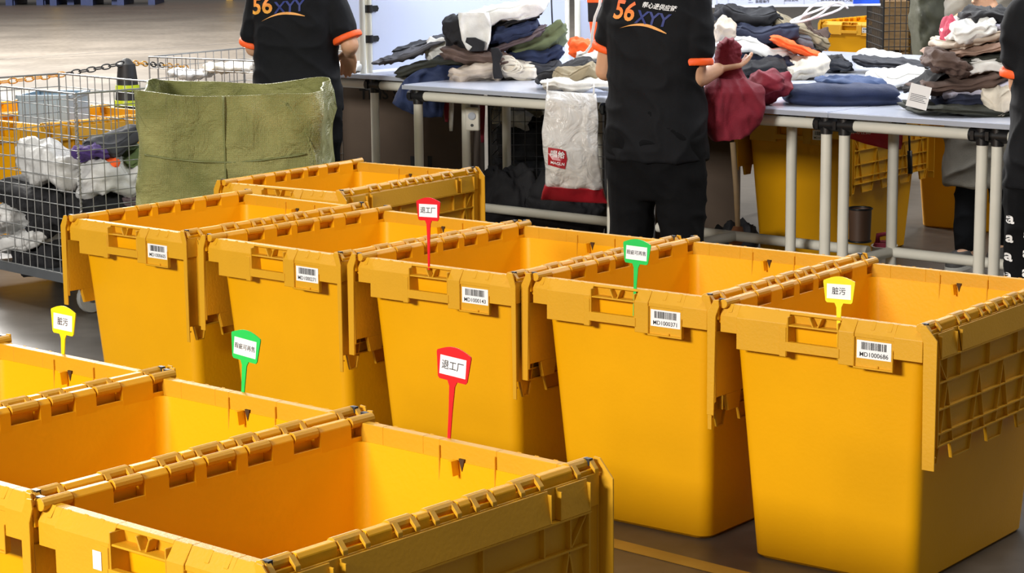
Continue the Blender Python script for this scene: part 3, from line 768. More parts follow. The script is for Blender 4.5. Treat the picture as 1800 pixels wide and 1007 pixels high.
def grad_mat(name, c0, c1, z0, z1):
    m = bpy.data.materials.new(name); m.use_nodes = True; nt = m.node_tree; b = nt.nodes['Principled BSDF']; b.inputs['Roughness'].default_value = .6
    tc = nt.nodes.new('ShaderNodeTexCoord'); sx = nt.nodes.new('ShaderNodeSeparateXYZ'); mr = nt.nodes.new('ShaderNodeMapRange')
    mr.inputs[1].default_value = z0; mr.inputs[2].default_value = z1; cr = nt.nodes.new('ShaderNodeValToRGB')
    cr.color_ramp.elements[0].color = (*c0, 1); cr.color_ramp.elements[1].color = (*c1, 1)
    nt.links.new(tc.outputs['Object'], sx.inputs[0]); nt.links.new(sx.outputs['Z'], mr.inputs[0]); nt.links.new(mr.outputs[0], cr.inputs[0]); nt.links.new(cr.outputs[0], b.inputs['Base Color'])
    return m
LOGO = grad_mat('logo_orange_to_gold', rgb(236, 176, 60), rgb(240, 110, 60), 1.18, 1.30)
LBLUE = mat('logo_blue', rgb(30, 46, 120), .6); LGOLD = mat('logo_gold', rgb(240, 170, 90), .6)
def person(loc, yaw, label, arms, H=1.62, shirt=SHIRT, trous=TROUS, cuffs=True, hips=.0, logo=None, seed=1, hem=.72, stance=.095, wide=1.0, coat=None, feet=0.0, slim=1.0):
    o = empty('person', loc, R(yaw)); tag(o, label, 'person')
    k = H / 1.62; sl = min(1, slim + .02)
    M = Matrix.Translation(loc) @ Matrix.Rotation(R(yaw), 4, 'Z'); Mi = M.inverted()
    def Lc(p): return Mi @ Vector(p)
    # body
    m = MB()
    ell(m, [(0, 0, .74 * k, .15 * wide, .10), (0, -.005, .84 * k, .165 * wide, .112), (0, 0, 1.0 * k, .138 * wide, .098), (0, .0, 1.15 * k, .15 * wide, .108), (0, -.005, 1.27 * k, .165 * wide, .095), (0, -.01, 1.335 * k, .12, .07), (0, -.005, 1.38 * k, .058, .056), (0, .005, 1.44 * k, .052, .052)])
    sph(m, (0, .015, 1.525 * k), .074, .092, .105); sph(m, (0, .045, 1.465 * k), .052, .05, .05)
    sph(m, (0, .112, 1.515 * k), .012, .02, .02); sph(m, (.076, .01, 1.515 * k), .012, .02, .028); sph(m, (-.076, .01, 1.515 * k), .012, .02, .028)
    sph(m, (0, .098, 1.467 * k), .024, .010, .010)
    for sx in (-1, 1):
        hx = sx * stance
        fy = feet * sx
        chain(m, [(sx * .082, 0, .80 * k), (hx, .012 + fy * .5, .45 * k), (hx * 1.02, -.015 + fy, .09 * k)], [.088 * sl, .056 * sl, .038 * sl])
        chain(m, [(hx * 1.02, -.02 + fy, .05), (hx * 1.05, .12 + fy, .035)], [.04, .034])
    for sx, A in ((1, arms[0]), (-1, arms[1])):
        sh = Vector((sx * .150 * wide, -.005, 1.275 * k)); el, wr_ = Lc(A['elbow']), Lc(A['wrist'])
        chain(m, [sh, sh.lerp(el, .5), el], [.054, .046, .039]); chain(m, [el, el.lerp(wr_, .35), wr_], [.040, .039, .026])
        Rm = Mi.to_3x3()
        if A.get('dir') is not None: hand(m, wr_, Rm @ Vector(A['dir']), Rm @ Vector(A['palm']), Rm @ Vector(A['side']), A.get('curl', .5))
    remeshed(m, .0055, SKIN, 'body', o, 3)
    # head details
    m = MB()
    sph(m, (0, -.005, 1.545 * k), .084, .098, .100); sph(m, (0, -.06, 1.50 * k), .07, .055, .075)
    h = remeshed(m, .008, HAIR, 'hair', o, 4, .006, seed, 30)
    for v in h.data.vertices:
        if v.co.y > .045 and v.co.z < 1.575 * k: v.co.y = .045
    for sx in (-1, 1):
        m = MB(); sph(m, (sx * .03, .094, 1.53 * k), .011, .008, .007, 10); m.build('eye', INK, o, smooth=True)
    # trousers
    m = MB()
    ell(m, [(0, 0, .55 * k, .15 * wide, .085), (0, -.002, .64 * k, .178 * wide, .11), (0, -.008, .78 * k, .19 * wide, .130), (0, -.006, .88 * k, .180 * wide, .125), (0, 0, .97 * k, .158 * wide, .112)])
    for sx in (-1, 1):
        hx = sx * stance; fy = feet * sx
        chain(m, [(sx * .088 * wide, -.003, .76 * k), (hx, .005 + fy * .5, .46 * k), (hx * 1.03, -.015 + fy, .10 * k)], [.106 * slim, .088 * slim, .074 * slim])
    tr = remeshed(m, .009, trous, 'trousers', o, 5, .010, seed + 3, 7)
    # shirt / coat
    m = MB()
    rows = [(0, 0, hem, .192 * wide, .138), (0, -.004, (hem + .95) / 2, .19 * wide, .138), (0, -.002, .96 * k, .178 * wide, .128), (0, -.004, 1.12 * k, .178 * wide, .128), (0, -.006, 1.24 * k, .186 * wide, .116), (0, -.008, 1.31 * k, .165 * wide, .096), (0, -.010, 1.36 * k, .092, .072), (0, -.006, 1.395 * k, .062, .060)]
    if coat: rows = [(a, b, c, d * 1.12, e * 1.25) for a, b, c, d, e in rows[:4]] + rows[4:]
    ell(m, rows)
    cuffdat = []
    for sx, A in ((1, arms[0]), (-1, arms[1])):
        sh = Vector((sx * .148 * wide, -.005, 1.278 * k)); el = Lc(A['elbow'])
        e = sh.lerp(el, A.get('sleeve', .66)); chain(m, [sh, sh.lerp(e, .5), e], [.064, .069, .068])
        cuffdat.append((e, (el - sh).normalized()))
    st = remeshed(m, .008, coat or shirt, 'shirt', o, 5, .011, seed, 6)
    if cuffs:
        for e, d in cuffdat:
            m = MB(); a = e + d * .030
            m.tube([a, a + d * .012, a + d * .028], [.066, .071, .069], 24); c_ = remeshed(m, .005, ORANGE, 'cuff', st, 2)
            c_['label'] = 'orange sleeve cuff'
    # shoes
    for sx in (-1, 1):
        hx = sx * stance * 1.04; fy = feet * sx; m = MB()
        m.rings([[(hx + .048 * spow(math.cos(t), .8) * sc, .055 + fy + .135 * spow(math.sin(t), .8) * sc, z) for t in [2 * math.pi * i / 20 for i in range(20)]] for z, sc in ((0, .96), (.02, 1), (.05, .92), (.075, .7))])
        sh_ = m.build('shoe', BLACKP if coat is None else mat('grey_sneaker', rgb(70, 68, 66), .7), o, smooth=50)
        m = MB(); m.rings([[(hx + .050 * spow(math.cos(t), .8), .055 + fy + .138 * spow(math.sin(t), .8), z) for t in [2 * math.pi * i / 20 for i in range(20)]] for z in (0, .018)])
        m.build('sole', mat('sole_white', rgb(190, 188, 180), .7), sh_, smooth=50)
    if logo:
        up, rt, fw_ = Vector((0, -.0, 1)), Vector((1, 0, 0)), Vector((0, 1, 0))
        cx, cz, ang, sc = logo
        rt2 = Vector((math.cos(R(ang)), 0, math.sin(R(ang)))); up2 = Vector((-math.sin(R(ang)) + .12 * math.cos(R(ang)), 0, math.cos(R(ang))))
        og = Vector((cx, 0, cz))
        v, f = text_geo('56', .105 * sc, bold=.022); project_decal(st, ([(a - .072 * sc, b) for a, b in v], f), og, rt2, up2, fw_, 'logo_number', LOGO, st)
        v, f = text_geo('XYY', .072 * sc, bold=.018); project_decal(st, ([(a + .058 * sc, b - .014 * sc) for a, b in v], f), og, rt2, up2, fw_, 'logo_letters', LBLUE, st)
        v, f = text_geo('帮心退供应链', .0235 * sc, bold=.02); project_decal(st, ([(a + .070 * sc, b + .036 * sc) for a, b in v], f), og, rt2, up2, fw_, 'logo_characters', WHITE, st)
        N = 16; pts = []
        for i in range(N + 1):
            t = i / N; pts.append((-.075 * sc + .205 * sc * t, (-.068 + .034 * math.sin(math.pi * t * .92)) * sc))
        low = []
        for i in range(N + 1):
            t = i / N; low.append((pts[i][0], pts[i][1] - .016 * sc * (math.sin(math.pi * min(1, t * .95 + .02)) ** .8) * t ** .6))
        v = pts + low; f = [(i, i + 1, N + 2 + i, N + 1 + i) for i in range(N)]
        project_decal(st, (v, f), og, rt2, up2, fw_, 'logo_swoosh', LGOLD, st)
    return o, tr, st
sub(mb, o)
rg = remeshed(mb, .006, RED, 'cloth', o, 3)
fan = at(1278, 112, 8.15) - o.location
nrm = [v.normal.copy() for v in rg.data.vertices]
for v, nv_ in zip(rg.data.vertices, nrm):
    p = v.co; a_ = math.atan2(p.x - fan.x, -(p.z - fan.z) + .05); rr_ = math.hypot(p.x - fan.x, p.z - fan.z)
    g = (1 - abs(noise.noise(Vector((a_ * 2.0, rr_ * 1.8, 4.2))))) ** 5 + .6 * (1 - abs(noise.noise(Vector((a_ * 4.0, rr_ * 4, 9.2))))) ** 5 - .6
    v.co = p + nv_ * (.011 * g * min(1, rr_ / .12))
P2 = Vector((.555, 8.05, 0))
p2, t2, s2 = person(P2, -26, 'worker in black shirt holding a dark red garment, seen from behind',
    [dict(elbow=at(1222, 138, 7.96), wrist=at(1262, 122, 8.14), dir=(.9, .35, .12), palm=(-.1, .1, 1), side=(-.3, .9, .2), curl=.4, sleeve=.60),
     dict(elbow=at(1064, 124, 8.17), wrist=at(1095, 128, 8.36), dir=(.3, .9, 0), palm=(.3, 0, -1), side=(.9, -.2, 0), curl=.5, sleeve=.46)],
    logo=(-.018, 1.255, -7, .93), seed=2, hem=.70, wide=1.05, stance=.105)
P1 = Vector((-.955, 9.55, 0))
p1, t1, s1 = person(P1, -4, 'worker in black shirt standing behind the green sack, seen from behind',
    [dict(elbow=at(615, 78, 9.50), wrist=at(613, 92, 9.60), dir=(-.05, .5, -.36), palm=(-.1, -.4, -1), side=(-.9, -.1, 0), curl=.35, sleeve=.68),
     dict(elbow=at(446, 84, 9.62), wrist=at(500, 100, 9.85), dir=(.6, .7, -.2), palm=(0, 0, -1), side=(.8, -.5, 0), curl=.5, sleeve=.72)],
    logo=(-.062, 1.235, 5, .98), seed=5, hem=.76, wide=1.05)
P3 = Vector((1.862, 7.12, 0))
p3, t3, s3 = person(P3, -8, 'worker in black shirt cut off by the right edge of the picture',
    [dict(elbow=Vector((2.12, 7.2, 1.0)), wrist=Vector((2.02, 7.45, 1.0)), dir=(-.3, .9, 0), palm=(0, 0, -1), side=(-.8, 0, 0), curl=.5),
     dict(elbow=at(1793, 148, 7.16), wrist=at(1830, 150, 7.42), dir=(.3, .9, -.1), palm=(0, 0, -1), side=(.9, 0, 0), curl=.5, sleeve=.63)],
    seed=9, hem=.70)
P4 = Vector((2.19, 9.72, 0))
GREY = mat('grey_coat', rgb(116, 110, 98), .85, .12, 20, .2, 250)
p4, t4, s4 = person(P4, 150, 'person in a long grey coat standing behind the right table',
    [dict(elbow=Vector((2.02, 9.62, 1.12)), wrist=at(1745, 12, 9.4), dir=(-.5, -.2, .3), palm=(0, -1, 0), side=(0, 0, 1), curl=.6, sleeve=.8),
     dict(elbow=Vector((2.40, 9.75, 1.0)), wrist=Vector((2.38, 9.5, .95)), dir=(-.2, -.9, 0), palm=(0, 0, -1), side=(-.9, 0, 0), curl=.5)],
    seed=12, hem=.37, coat=GREY, cuffs=False, wide=.9, stance=.06, feet=.1, slim=.72)
# white letters down the side of the right worker's trousers
for i, cx in enumerate((-.118, -.172)):
    for r_ in range(8):
        v, f = text_geo('a', .052, bold=.03)
        project_decal(t3, (v, f), Vector((cx, 0, .62 - r_ * .066 - .02 * i)), Vector((1, 0, 0)), Vector((0, 0, 1)), Vector((0, 1, 0)), 'letter', WHITE, t3)
# ------------------------------------------------------------------ green woven sack
def woven_mat():
    m = bpy.data.materials.new('green_woven_plastic'); m.use_nodes = True; nt = m.node_tree; b = nt.nodes['Principled BSDF']
    b.inputs['Roughness'].default_value = .38; b.inputs['Specular IOR Level'].default_value = .5
    tc = nt.nodes.new('ShaderNodeTexCoord'); n1 = nt.nodes.new('ShaderNodeTexNoise'); n1.inputs['Scale'].default_value = 5; n1.inputs['Detail'].default_value = 6
    cr = nt.nodes.new('ShaderNodeValToRGB'); cr.color_ramp.elements[0].color = (*rgb(114, 118, 66), 1); cr.color_ramp.elements[1].color = (*rgb(166, 164, 104), 1)
    cr.color_ramp.elements[0].position = .3; cr.color_ramp.elements[1].position = .7
    nt.links.new(tc.outputs['Object'], n1.inputs['Vector']); nt.links.new(n1.outputs['Fac'], cr.inputs[0]); nt.links.new(cr.outputs[0], b.inputs['Base Color'])
    wv = nt.nodes.new('ShaderNodeTexWave'); wv.inputs['Scale'].default_value = 60; wv.inputs['Distortion'].default_value = .6; wv.bands_direction = 'Z'
    w2 = nt.nodes.new('ShaderNodeTexWave'); w2.inputs['Scale'].default_value = 60; w2.inputs['Distortion'].default_value = .6; w2.bands_direction = 'X'
    n3 = nt.nodes.new('ShaderNodeTexNoise'); n3.inputs['Scale'].default_value = 9; n3.inputs['Detail'].default_value = 6; n3.inputs['Distortion'].default_value = 1.4
    for q in (wv, w2, n3): nt.links.new(tc.outputs['Object'], q.inputs['Vector'])
    ad = nt.nodes.new('ShaderNodeMath'); ad.operation = 'ADD'; nt.links.new(wv.outputs['Fac'], ad.inputs[0]); nt.links.new(w2.outputs['Fac'], ad.inputs[1])
    ma = nt.nodes.new('ShaderNodeMath'); ma.operation = 'MULTIPLY_ADD'; ma.inputs[1].default_value = 5; nt.links.new(n3.outputs['Fac'], ma.inputs[0])
    sc_ = nt.nodes.new('ShaderNodeMath'); sc_.operation = 'MULTIPLY'; sc_.inputs[1].default_value = .18; nt.links.new(ad.outputs[0], sc_.inputs[0]); nt.links.new(sc_.outputs[0], ma.inputs[2])
    bp = nt.nodes.new('ShaderNodeBump'); bp.inputs['Strength'].default_value = .7; bp.inputs['Distance'].default_value = .012
    nt.links.new(ma.outputs[0], bp.inputs['Height']); nt.links.new(bp.outputs[0], b.inputs['Normal'])
    return m
WOV = woven_mat()
sk = empty('woven_sack', (-1.106, 8.58, 0), R(-3)); tag(sk, 'large open green woven plastic sack behind the yellow bins', 'sack')
def sack_ring(z, hw, hd, r, inner=0, n=30):
    pts = []
    for (cx, cy, a0) in ((hw - r, -hd + r, -90), (hw - r, hd - r, 0), (-hw + r, hd - r, 90), (-hw + r, -hd + r, 180)):
        for i in range(8):
            a = R(a0 + 90 * i / 8); pts.append((cx + r * math.cos(a), cy + r * math.sin(a)))
    # resample each side
    out = []
    for i in range(len(pts)):
        a, b = pts[i], pts[(i + 1) % len(pts)]
        dd = math.dist(a, b); k = max(1, int(dd / .03))
        for j in range(k): t = j / k; out.append((a[0] * (1 - t) + b[0] * t, a[1] * (1 - t) + b[1] * t))
    res_ = []
    for x, y in out:
        q = Vector((x * 4, y * 4, z * 4 + 3)); g = .026 * ((1 - abs(noise.noise(q))) ** 4 - .35) + .016 * noise.noise(q * .6) + .010 * ((1 - abs(noise.noise(q * 2.3 + Vector((z * 3, 0, x * 4))))) ** 4 - .3)
        l = math.hypot(x, y) or 1; f = (1 - inner / l)
        zz = z
        if z > .85: zz = z + .030 * noise.noise(Vector((x * 5, y * 5, 1))) + (.022 * (x / hw) ** 2) + (.012 if y > 0 else 0)
        res_.append((x * f + x / l * g, y * f + y / l * g, zz))
    return res_
m = MB(); prof = [(0, .345, .21), (.03, .36, .225)] + [(.06 + .03 * i, .372 - .004 * (i / 27), .235) for i in range(27)] + [(.88, .365, .233), (.905, .36, .23), (.93, .357, .228)]
ring_ = [sack_ring(z, a, b, .05) for z, a, b in prof]
inn = [sack_ring(z, a - .006, b - .006, .045) for z, a, b in reversed(prof[1:])]
n0 = min(len(r_) for r_ in ring_ + inn)
def resamp(r_, n):
    L_ = len(r_); return [tuple(Vector(r_[int(i * L_ / n) % L_]).lerp(Vector(r_[(int(i * L_ / n) + 1) % L_]), (i * L_ / n) % 1)) for i in range(n)]
m.rings([resamp(r_, 84) for r_ in ring_ + inn])
m.build('sack_wall', WOV, sk, smooth=60)
SEAM = mat('sack_seam', rgb(112, 116, 66), .5)
m = MB(); m.tube([(-.008, -.245, z * .09 + .03) for z in range(11)], .004, 6); m.build('seam', SEAM, sk, smooth=True)
m = MB(); m.tube([(-.33 + .02 * i, -.243 + .004 * math.sin(i), .70 - .03 * math.sin(i * .1)) for i in range(33)], .004, 6); m.build('fold', SEAM, sk, smooth=True)
m = MB(); m.tube([(.24, -.238, .90), (.30, -.240, .82), (.345, -.232, .70), (.362, -.215, .5)], .006, 6); m.build('fold', WOV, sk, smooth=True)

# ------------------------------------------------------------------ wire mesh carts
def mesh_panel(L, H_, dx, dz, r=.0022):
    m = MB(); nx = round(L / dx); nz = round(H_ / dz)
    for i in range(nx + 1): m.tube([(L * i / nx, 0, 0), (L * i / nx, 0, H_)], r, 5)
    for i in range(nz + 1): m.tube([(0, 0, H_ * i / nz), (L, 0, H_ * i / nz)], r, 5)
    for a, b in (((0, 0, 0), (L, 0, 0)), ((0, 0, H_), (L, 0, H_)), ((0, 0, 0), (0, 0, H_)), ((L, 0, 0), (L, 0, H_))): m.tube([a, b], r * 1.9, 6)
    return m
def wire_cart(loc, yaw, LX, LY, zb, zt, label, dx=.06, dz=.057, mt=None, wheels=True, gate=False):
    """near corner at loc; LX runs along local -x, LY along local +y"""
    mt = mt or WIRE
    o = empty('wire_cart', loc, R(yaw)); tag(o, label, 'cart')
    H_ = zt - zb
    for k, (p, rz, L) in enumerate((((-LX, 0, zb), 0, LX), ((-LX, LY, zb), 0, LX), ((0, 0, zb), 90, LY), ((-LX, 0, zb), 90, LY))):
        q = mesh_panel(L, H_, dx, dz).build('mesh_panel', mt, o); q.location = p; q.rotation_euler = (0, 0, R(rz))
    m = MB()
    for a, b in (((-LX, 0), (0, 0)), ((0, 0), (0, LY)), ((0, LY), (-LX, LY)), ((-LX, LY), (-LX, 0))):
        x0, x1 = sorted((a[0], b[0])); y0, y1 = sorted((a[1], b[1]))
        m.box(x0 - .012, x1 + .012, y0 - .012, y1 + .012, zb - .035, zb)
    m.build('base_frame', STEEL, o)
    m = MB(); m.box(-LX, 0, 0, LY, zb - .012, zb - .004); m.build('deck', STEEL, o)
    if wheels:
        for x in (-.08, -LX + .08):
            for y in (.08, LY - .08):
                c = MB(); c.lathe([(.045, -.016), (.062, -.013), (.065, 0), (.062, .013), (.045, .016)], (0, 0, 0), 20); c.xf(Matrix.Translation((x, y, .065)) @ Matrix.Rotation(R(90), 4, 'Y'))
                w_ = c.build('wheel', mat('grey_rubber', rgb(150, 150, 146), .6), o, smooth=50)
                c = MB(); c.box(x - .024, x - .019, y - .02, y + .02, .05, zb - .035); c.box(x + .019, x + .024, y - .02, y + .02, .05, zb - .035); c.box(x - .024, x + .024, y - .03, y + .03, zb - .045, zb - .035)
                c.tube([(x - .026, y, .065), (x + .026, y, .065)], .008, 8); c.build('caster_fork', STEEL, w_)
    # spiral hinge in the near corner
    m = MB(); m.tube([(.006 * math.cos(t * 1.6), .006 * math.sin(t * 1.6), zb + H_ * t / 160) for t in range(161)], .002, 5); m.build('spiral_hinge', mt, o)
    return o
ct = at(133, 165, 8.6)
wire_cart((ct.x, ct.y, 0), -46, 1.0, .55, .165, ct.z, 'wire mesh cage cart full of bags at the left edge')
c2 = at(262, 112, 10.9)
wire_cart((c2.x + .63, c2.y - .41, 0), -33, .75, .75, .165, at(266, 100, 10.9).z, 'wire mesh cage cart behind the green sack, empty at its top')
GC = 'bags and clothes in the wire cart'
for a in [
 ('garment_bag', 'white plastic bag standing in the wire cart', 'bag', 'poly', (36, 142, 256, 326), 9.28, .22, 0, 2),
 ('garment_bag', 'clear white plastic bag lying beside the green sack in the cart', 'bag', 'poly', (138, 242, 276, 344), 9.34, .22, -6, 2),
 ('folded_garment', 'dark grey garment on the bags in the wire cart', 'clothing', 'dgrey', (150, 246, 222, 276), 9.5, .24, -14, 3),
 ('folded_garment', 'purple garment peeking out on the bags in the cart', 'clothing', 'purple', (135, 182, 254, 280), 9.42, .16, 4, 2),
 ('folded_garment', 'green garment at the right of the bags in the cart', 'clothing', 'green', (204, 252, 256, 296), 9.42, .2, -26, 2),
 ('folded_garment', 'small orange cloth on the bags in the cart', 'clothing', 'orange', (182, 204, 278, 290), 9.24, .08, 0, 1),
 ('folded_garment', 'black garment pressed across the cart under the white bag', 'clothing', 'black', (-30, 140, 316, 366), 9.3, .26, 2, 2),
 ('folded_garment', 'black garment in the middle of the cart', 'clothing', 'black', (52, 150, 340, 412), 9.24, .24, -6, 2),
 ('folded_garment', 'dark red garment low behind the cart mesh by the sack', 'clothing', 'mauve', (200, 242, 338, 372), 9.3, .16, -10, 2),
 ('folded_garment', 'black garment under the clear bag near the sack', 'clothing', 'black', (120, 244, 334, 400), 9.42, .22, 0, 2),
 ('garment_bag', 'white plastic bag at the left low in the cart', 'bag', 'poly', (-30, 60, 356, 412), 9.26, .24, -10, 2),
 ('garment_bag', 'crumpled clear bag across the bottom of the cart', 'bag', 'poly', (-20, 112, 390, 462), 9.2, .26, -16, 3),
 ('folded_garment', 'black garment at the bottom of the cart', 'clothing', 'black', (20, 140, 420, 474), 9.28, .28, -2, 2),
]:
    px = (a[4][0] + a[4][1]) / 2; left = px < 133; hw_ = (a[4][1] - a[4][0]) / 2 * 1.18
    G_(a[0], a[1], a[2], a[3], (px - hw_, px + hw_, a[4][2], a[4][3]), 8.6 + abs(px - 133) * .0023 + (.33 if left else .24) + (a[5] - 9.3) * .35, min(a[6], .2), a[7], a[8], group=GC, wr=.014, yaw=-44 if left else 44)
for a in [('flat_parcel', 'pinkish flat parcel in the cart behind the green sack', 'parcel', 'cream', (360, 442, 112, 124), 11.2, .3, 0, 1), ('flat_parcel', 'white flat parcel in the far cart', 'parcel', 'poly', (300, 372, 122, 136), 11.2, .3, 2, 1)]:
    G_(a[0], a[1], a[2], a[3], a[4], a[5], a[6], a[7], a[8], group='parcels in the far cart')
make_bin(-3.10, 10.62, -43, 'yellow bin at the left edge behind the wire cart', None, 'bins behind the wire cart')
make_bin(-2.60, 10.28, -43, 'yellow bin behind the wire cart below the light blue crate', None, 'bins behind the wire cart', wide=True)
# light blue crate on the bins
BLUE = mat('light_blue_plastic', rgb(142, 170, 190), .45)
c = at(96, 214, 10.55); o = empty('blue_crate', (c.x, c.y, c.z), R(-8)); tag(o, 'light blue plastic crate on the bins behind the cart', 'crate')
m = MB(); m.box(-.13, .13, -.15, .15, 0, .004)
m.box(-.13, .13, -.15, -.144, 0, .14); m.box(-.13, .13, .144, .15, 0, .14); m.box(-.13, -.124, -.15, .15, 0, .14); m.box(.124, .13, -.15, .15, 0, .14)
m.build('crate_body', BLUE, o)
m = MB(); m.box(-.137, .137, -.157, -.144, .128, .145); m.box(-.137, .137, .144, .157, .128, .145); m.box(-.137, -.124, -.157, .157, .128, .145); m.box(.124, .137, -.157, .157, .128, .145)
for x in (-.07, 0, .07): m.box(x - .004, x + .004, -.155, -.148, .02, .128)
m.build('crate_rim', BLUE, o)
# bollard with reflective bands
BOL = mat('black_rubber', rgb(30, 31, 34), .55); REF = mat('lime_reflector', rgb(190, 210, 40), .35)
bt = at(222, 104, 11.3); o = empty('bollard', (bt.x, bt.y, 0)); tag(o, 'black rubber post with lime reflective bands holding the chain', 'bollard')
zt_ = bt.z
def cone(z): return .20 if z < .03 else .135 - .092 * (z - .03) / (zt_ - .03)
m = MB(); m.lathe([(.2, 0), (.2, .03), (.15, .035)] + [(cone(z), z) for z in (.06, .2, .4, .6, .75, .85)] + [(.036, zt_ - .02), (.018, zt_)], n=24); m.build('post', BOL, o, smooth=40)
for z in (zt_ - .165, zt_ - .245):
    m = MB(); m.lathe([(cone(z) + .004, z), (cone(z + .03) + .004, z + .03)], n=24); m.build('reflective_band', REF, o, smooth=40)
m = MB(); m.tube([(.03 * math.cos(t), 0, zt_ - .03 + .03 * math.sin(t)) for t in [i * math.pi / 8 for i in range(17)]], .006, 6); m.build('chain_ring', BOL, o, smooth=True)
# chain
CHY = mat('chain_orange_yellow', rgb(196, 140, 44), .45); CHB = mat('chain_black', rgb(28, 28, 30), .45)
def link_mesh(mt):
    m = MB(); pts = []
    for i in range(17):
        t = 2 * math.pi * i / 16; pts.append((.027 * spow(math.cos(t), .8), .013 * math.sin(t), 0))
    m.tube(pts, .0038, 6, cap=False); return m.mesh('link', mt, smooth=True)
LY_, LB_ = link_mesh(CHY), link_mesh(CHB)
ch = empty('plastic_chain', at(120, 130, 11.0)); tag(ch, 'yellow and black plastic chain hanging from the black post', 'chain')
P_ = []
pa, pm, pb = at(-60, 150, 10.7), at(90, 138, 11.0), at(218, 111, 11.27)
for i in range(41):
    t = i / 40; P_.append(pa * (1 - t) ** 2 + pm * 2 * t * (1 - t) + pb * t * t)
pc, pd = at(228, 110, 11.3), at(330, 118, 11.9)
seg2 = [pc.lerp(pd, i / 14) for i in range(15)]
def run(path, cols):
    tot = sum((b - a).length for a, b in zip(path[:-1], path[1:])); n = int(tot / .044); k = 0
    for i in range(n):
        f = (i + .5) / n * (len(path) - 1); j = min(int(f), len(path) - 2); p = path[j].lerp(path[j + 1], f - j); d = (path[j + 1] - path[j]).normalized()
        l = link('link', LB_ if cols((i + .5) / n) else LY_, ch)
        q = d.to_track_quat('X', 'Z') @ Matrix.Rotation(R(90 if i % 2 else 0), 4, 'X').to_quaternion() if False else d.to_track_quat('X', 'Z')
        rot = q.to_matrix() @ Matrix.Rotation(R(70 if i % 2 else 15), 3, 'X')
        l.location = p - ch.location; l.rotation_euler = rot.to_euler()
run(P_, lambda t: t > .60); run(seg2, lambda t: False if t < .3 else True if t < .6 else False)

# ------------------------------------------------------------------ things under and on the tables
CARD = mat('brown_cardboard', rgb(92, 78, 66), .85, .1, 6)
CARD2 = mat('light_cardboard', rgb(170, 138, 96), .85, .1, 6)
def carton(name, loc, yaw, w, d, h, mt, label, text=None, holes=False):
    o = empty(name, loc, R(yaw)); tag(o, label, 'box')
    m = MB(); m.box(-w / 2, w / 2, -d / 2, d / 2, 0, h); m.build('carton_body', mt, o, bevel=.003)
    for sx in (-1, 1):
        m = MB(); m.box(min(sx * .004, sx * w / 2), max(sx * .004, sx * w / 2), -d / 2, d / 2, h, h + .005); m.build('flap', mt, o)
    if text:
        v, f = text_geo(text, .075, bold=.02); m = MB(); m.add([(a, -d / 2 - .002, h - .10 + c) for a, c in v], f); m.build('printed_text', INK, o, fix=False)
    if holes:
        for k in range(3):
            m = MB(); m.box(.10 + k * .045, .122 + k * .045, -d / 2 - .003, -d / 2, .30, .38); m.build('printed_mark', INK, o)
    return o
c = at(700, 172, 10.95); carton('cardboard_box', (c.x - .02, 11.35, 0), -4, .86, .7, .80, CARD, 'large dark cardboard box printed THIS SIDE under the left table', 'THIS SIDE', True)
c = at(1275, 300, 10.4); carton('cardboard_box', (c.x - .12, 10.62, 0), -4, .42, .4, .72, CARD, 'dark cardboard box under the table right of the standing worker')
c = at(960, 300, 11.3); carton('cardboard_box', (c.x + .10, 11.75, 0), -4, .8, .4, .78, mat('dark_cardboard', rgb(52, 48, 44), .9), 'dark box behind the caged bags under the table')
cg = at(862, 180, 10.3)
o = empty('wire_cage', (cg.x, 10.35, 0), R(-6)); tag(o, 'wire mesh cage holding black bags under the middle table', 'cage')
for p, rz, L in (((0, 0, .05), 0, .56), ((0, 0, .05), 90, .4), ((.56, 0, .05), 90, .4)):
    q = mesh_panel(L, .74, .055, .055, .002).build('mesh_panel', mat('dark_wire', rgb(70, 70, 72), .5, metal=.4), o); q.location = p; q.rotation_euler = (0, 0, R(rz))
GB = 'black bags under the tables'
for a in [
 ('black_bag', 'black bag behind the wire mesh under the middle table', 'bag', 'black', (868, 1000, 196, 300), 10.62, .26, -16, 1),
 ('black_bag', 'grey black bag below in the cage under the middle table', 'bag', 'dgrey', (860, 985, 270, 350), 10.58, .24, 6, 1),
 ('black_bag', 'black glossy bag standing on the floor behind the rear yellow bin', 'bag', 'black', (838, 940, 300, 410), 9.75, .28, 0, 1),
 ('black_bag', 'black bag on the floor below the hanging plastic bag', 'bag', 'black', (925, 1062, 318, 440), 9.6, .3, 0, 1),
 ('black_bag', 'black bag on the floor right of the standing worker', 'bag', 'black', (1262, 1325, 398, 450), 9.6, .26, 0, 1),
 ('yellow_strap_bundle', 'yellow plastic mesh seen at the top of the cage under the table', 'bundle', 'khaki', (866, 948, 182, 212), 10.85, .16, 0, 3),
 ('white_bag', 'small white bag in the cage above the black bag', 'bag', 'poly', (898, 930, 196, 222), 10.5, .12, 0, 1),
]: G_(a[0], a[1], a[2], a[3], a[4], a[5], a[6], a[7], a[8], group=GB, wr=.03, wave=.3)
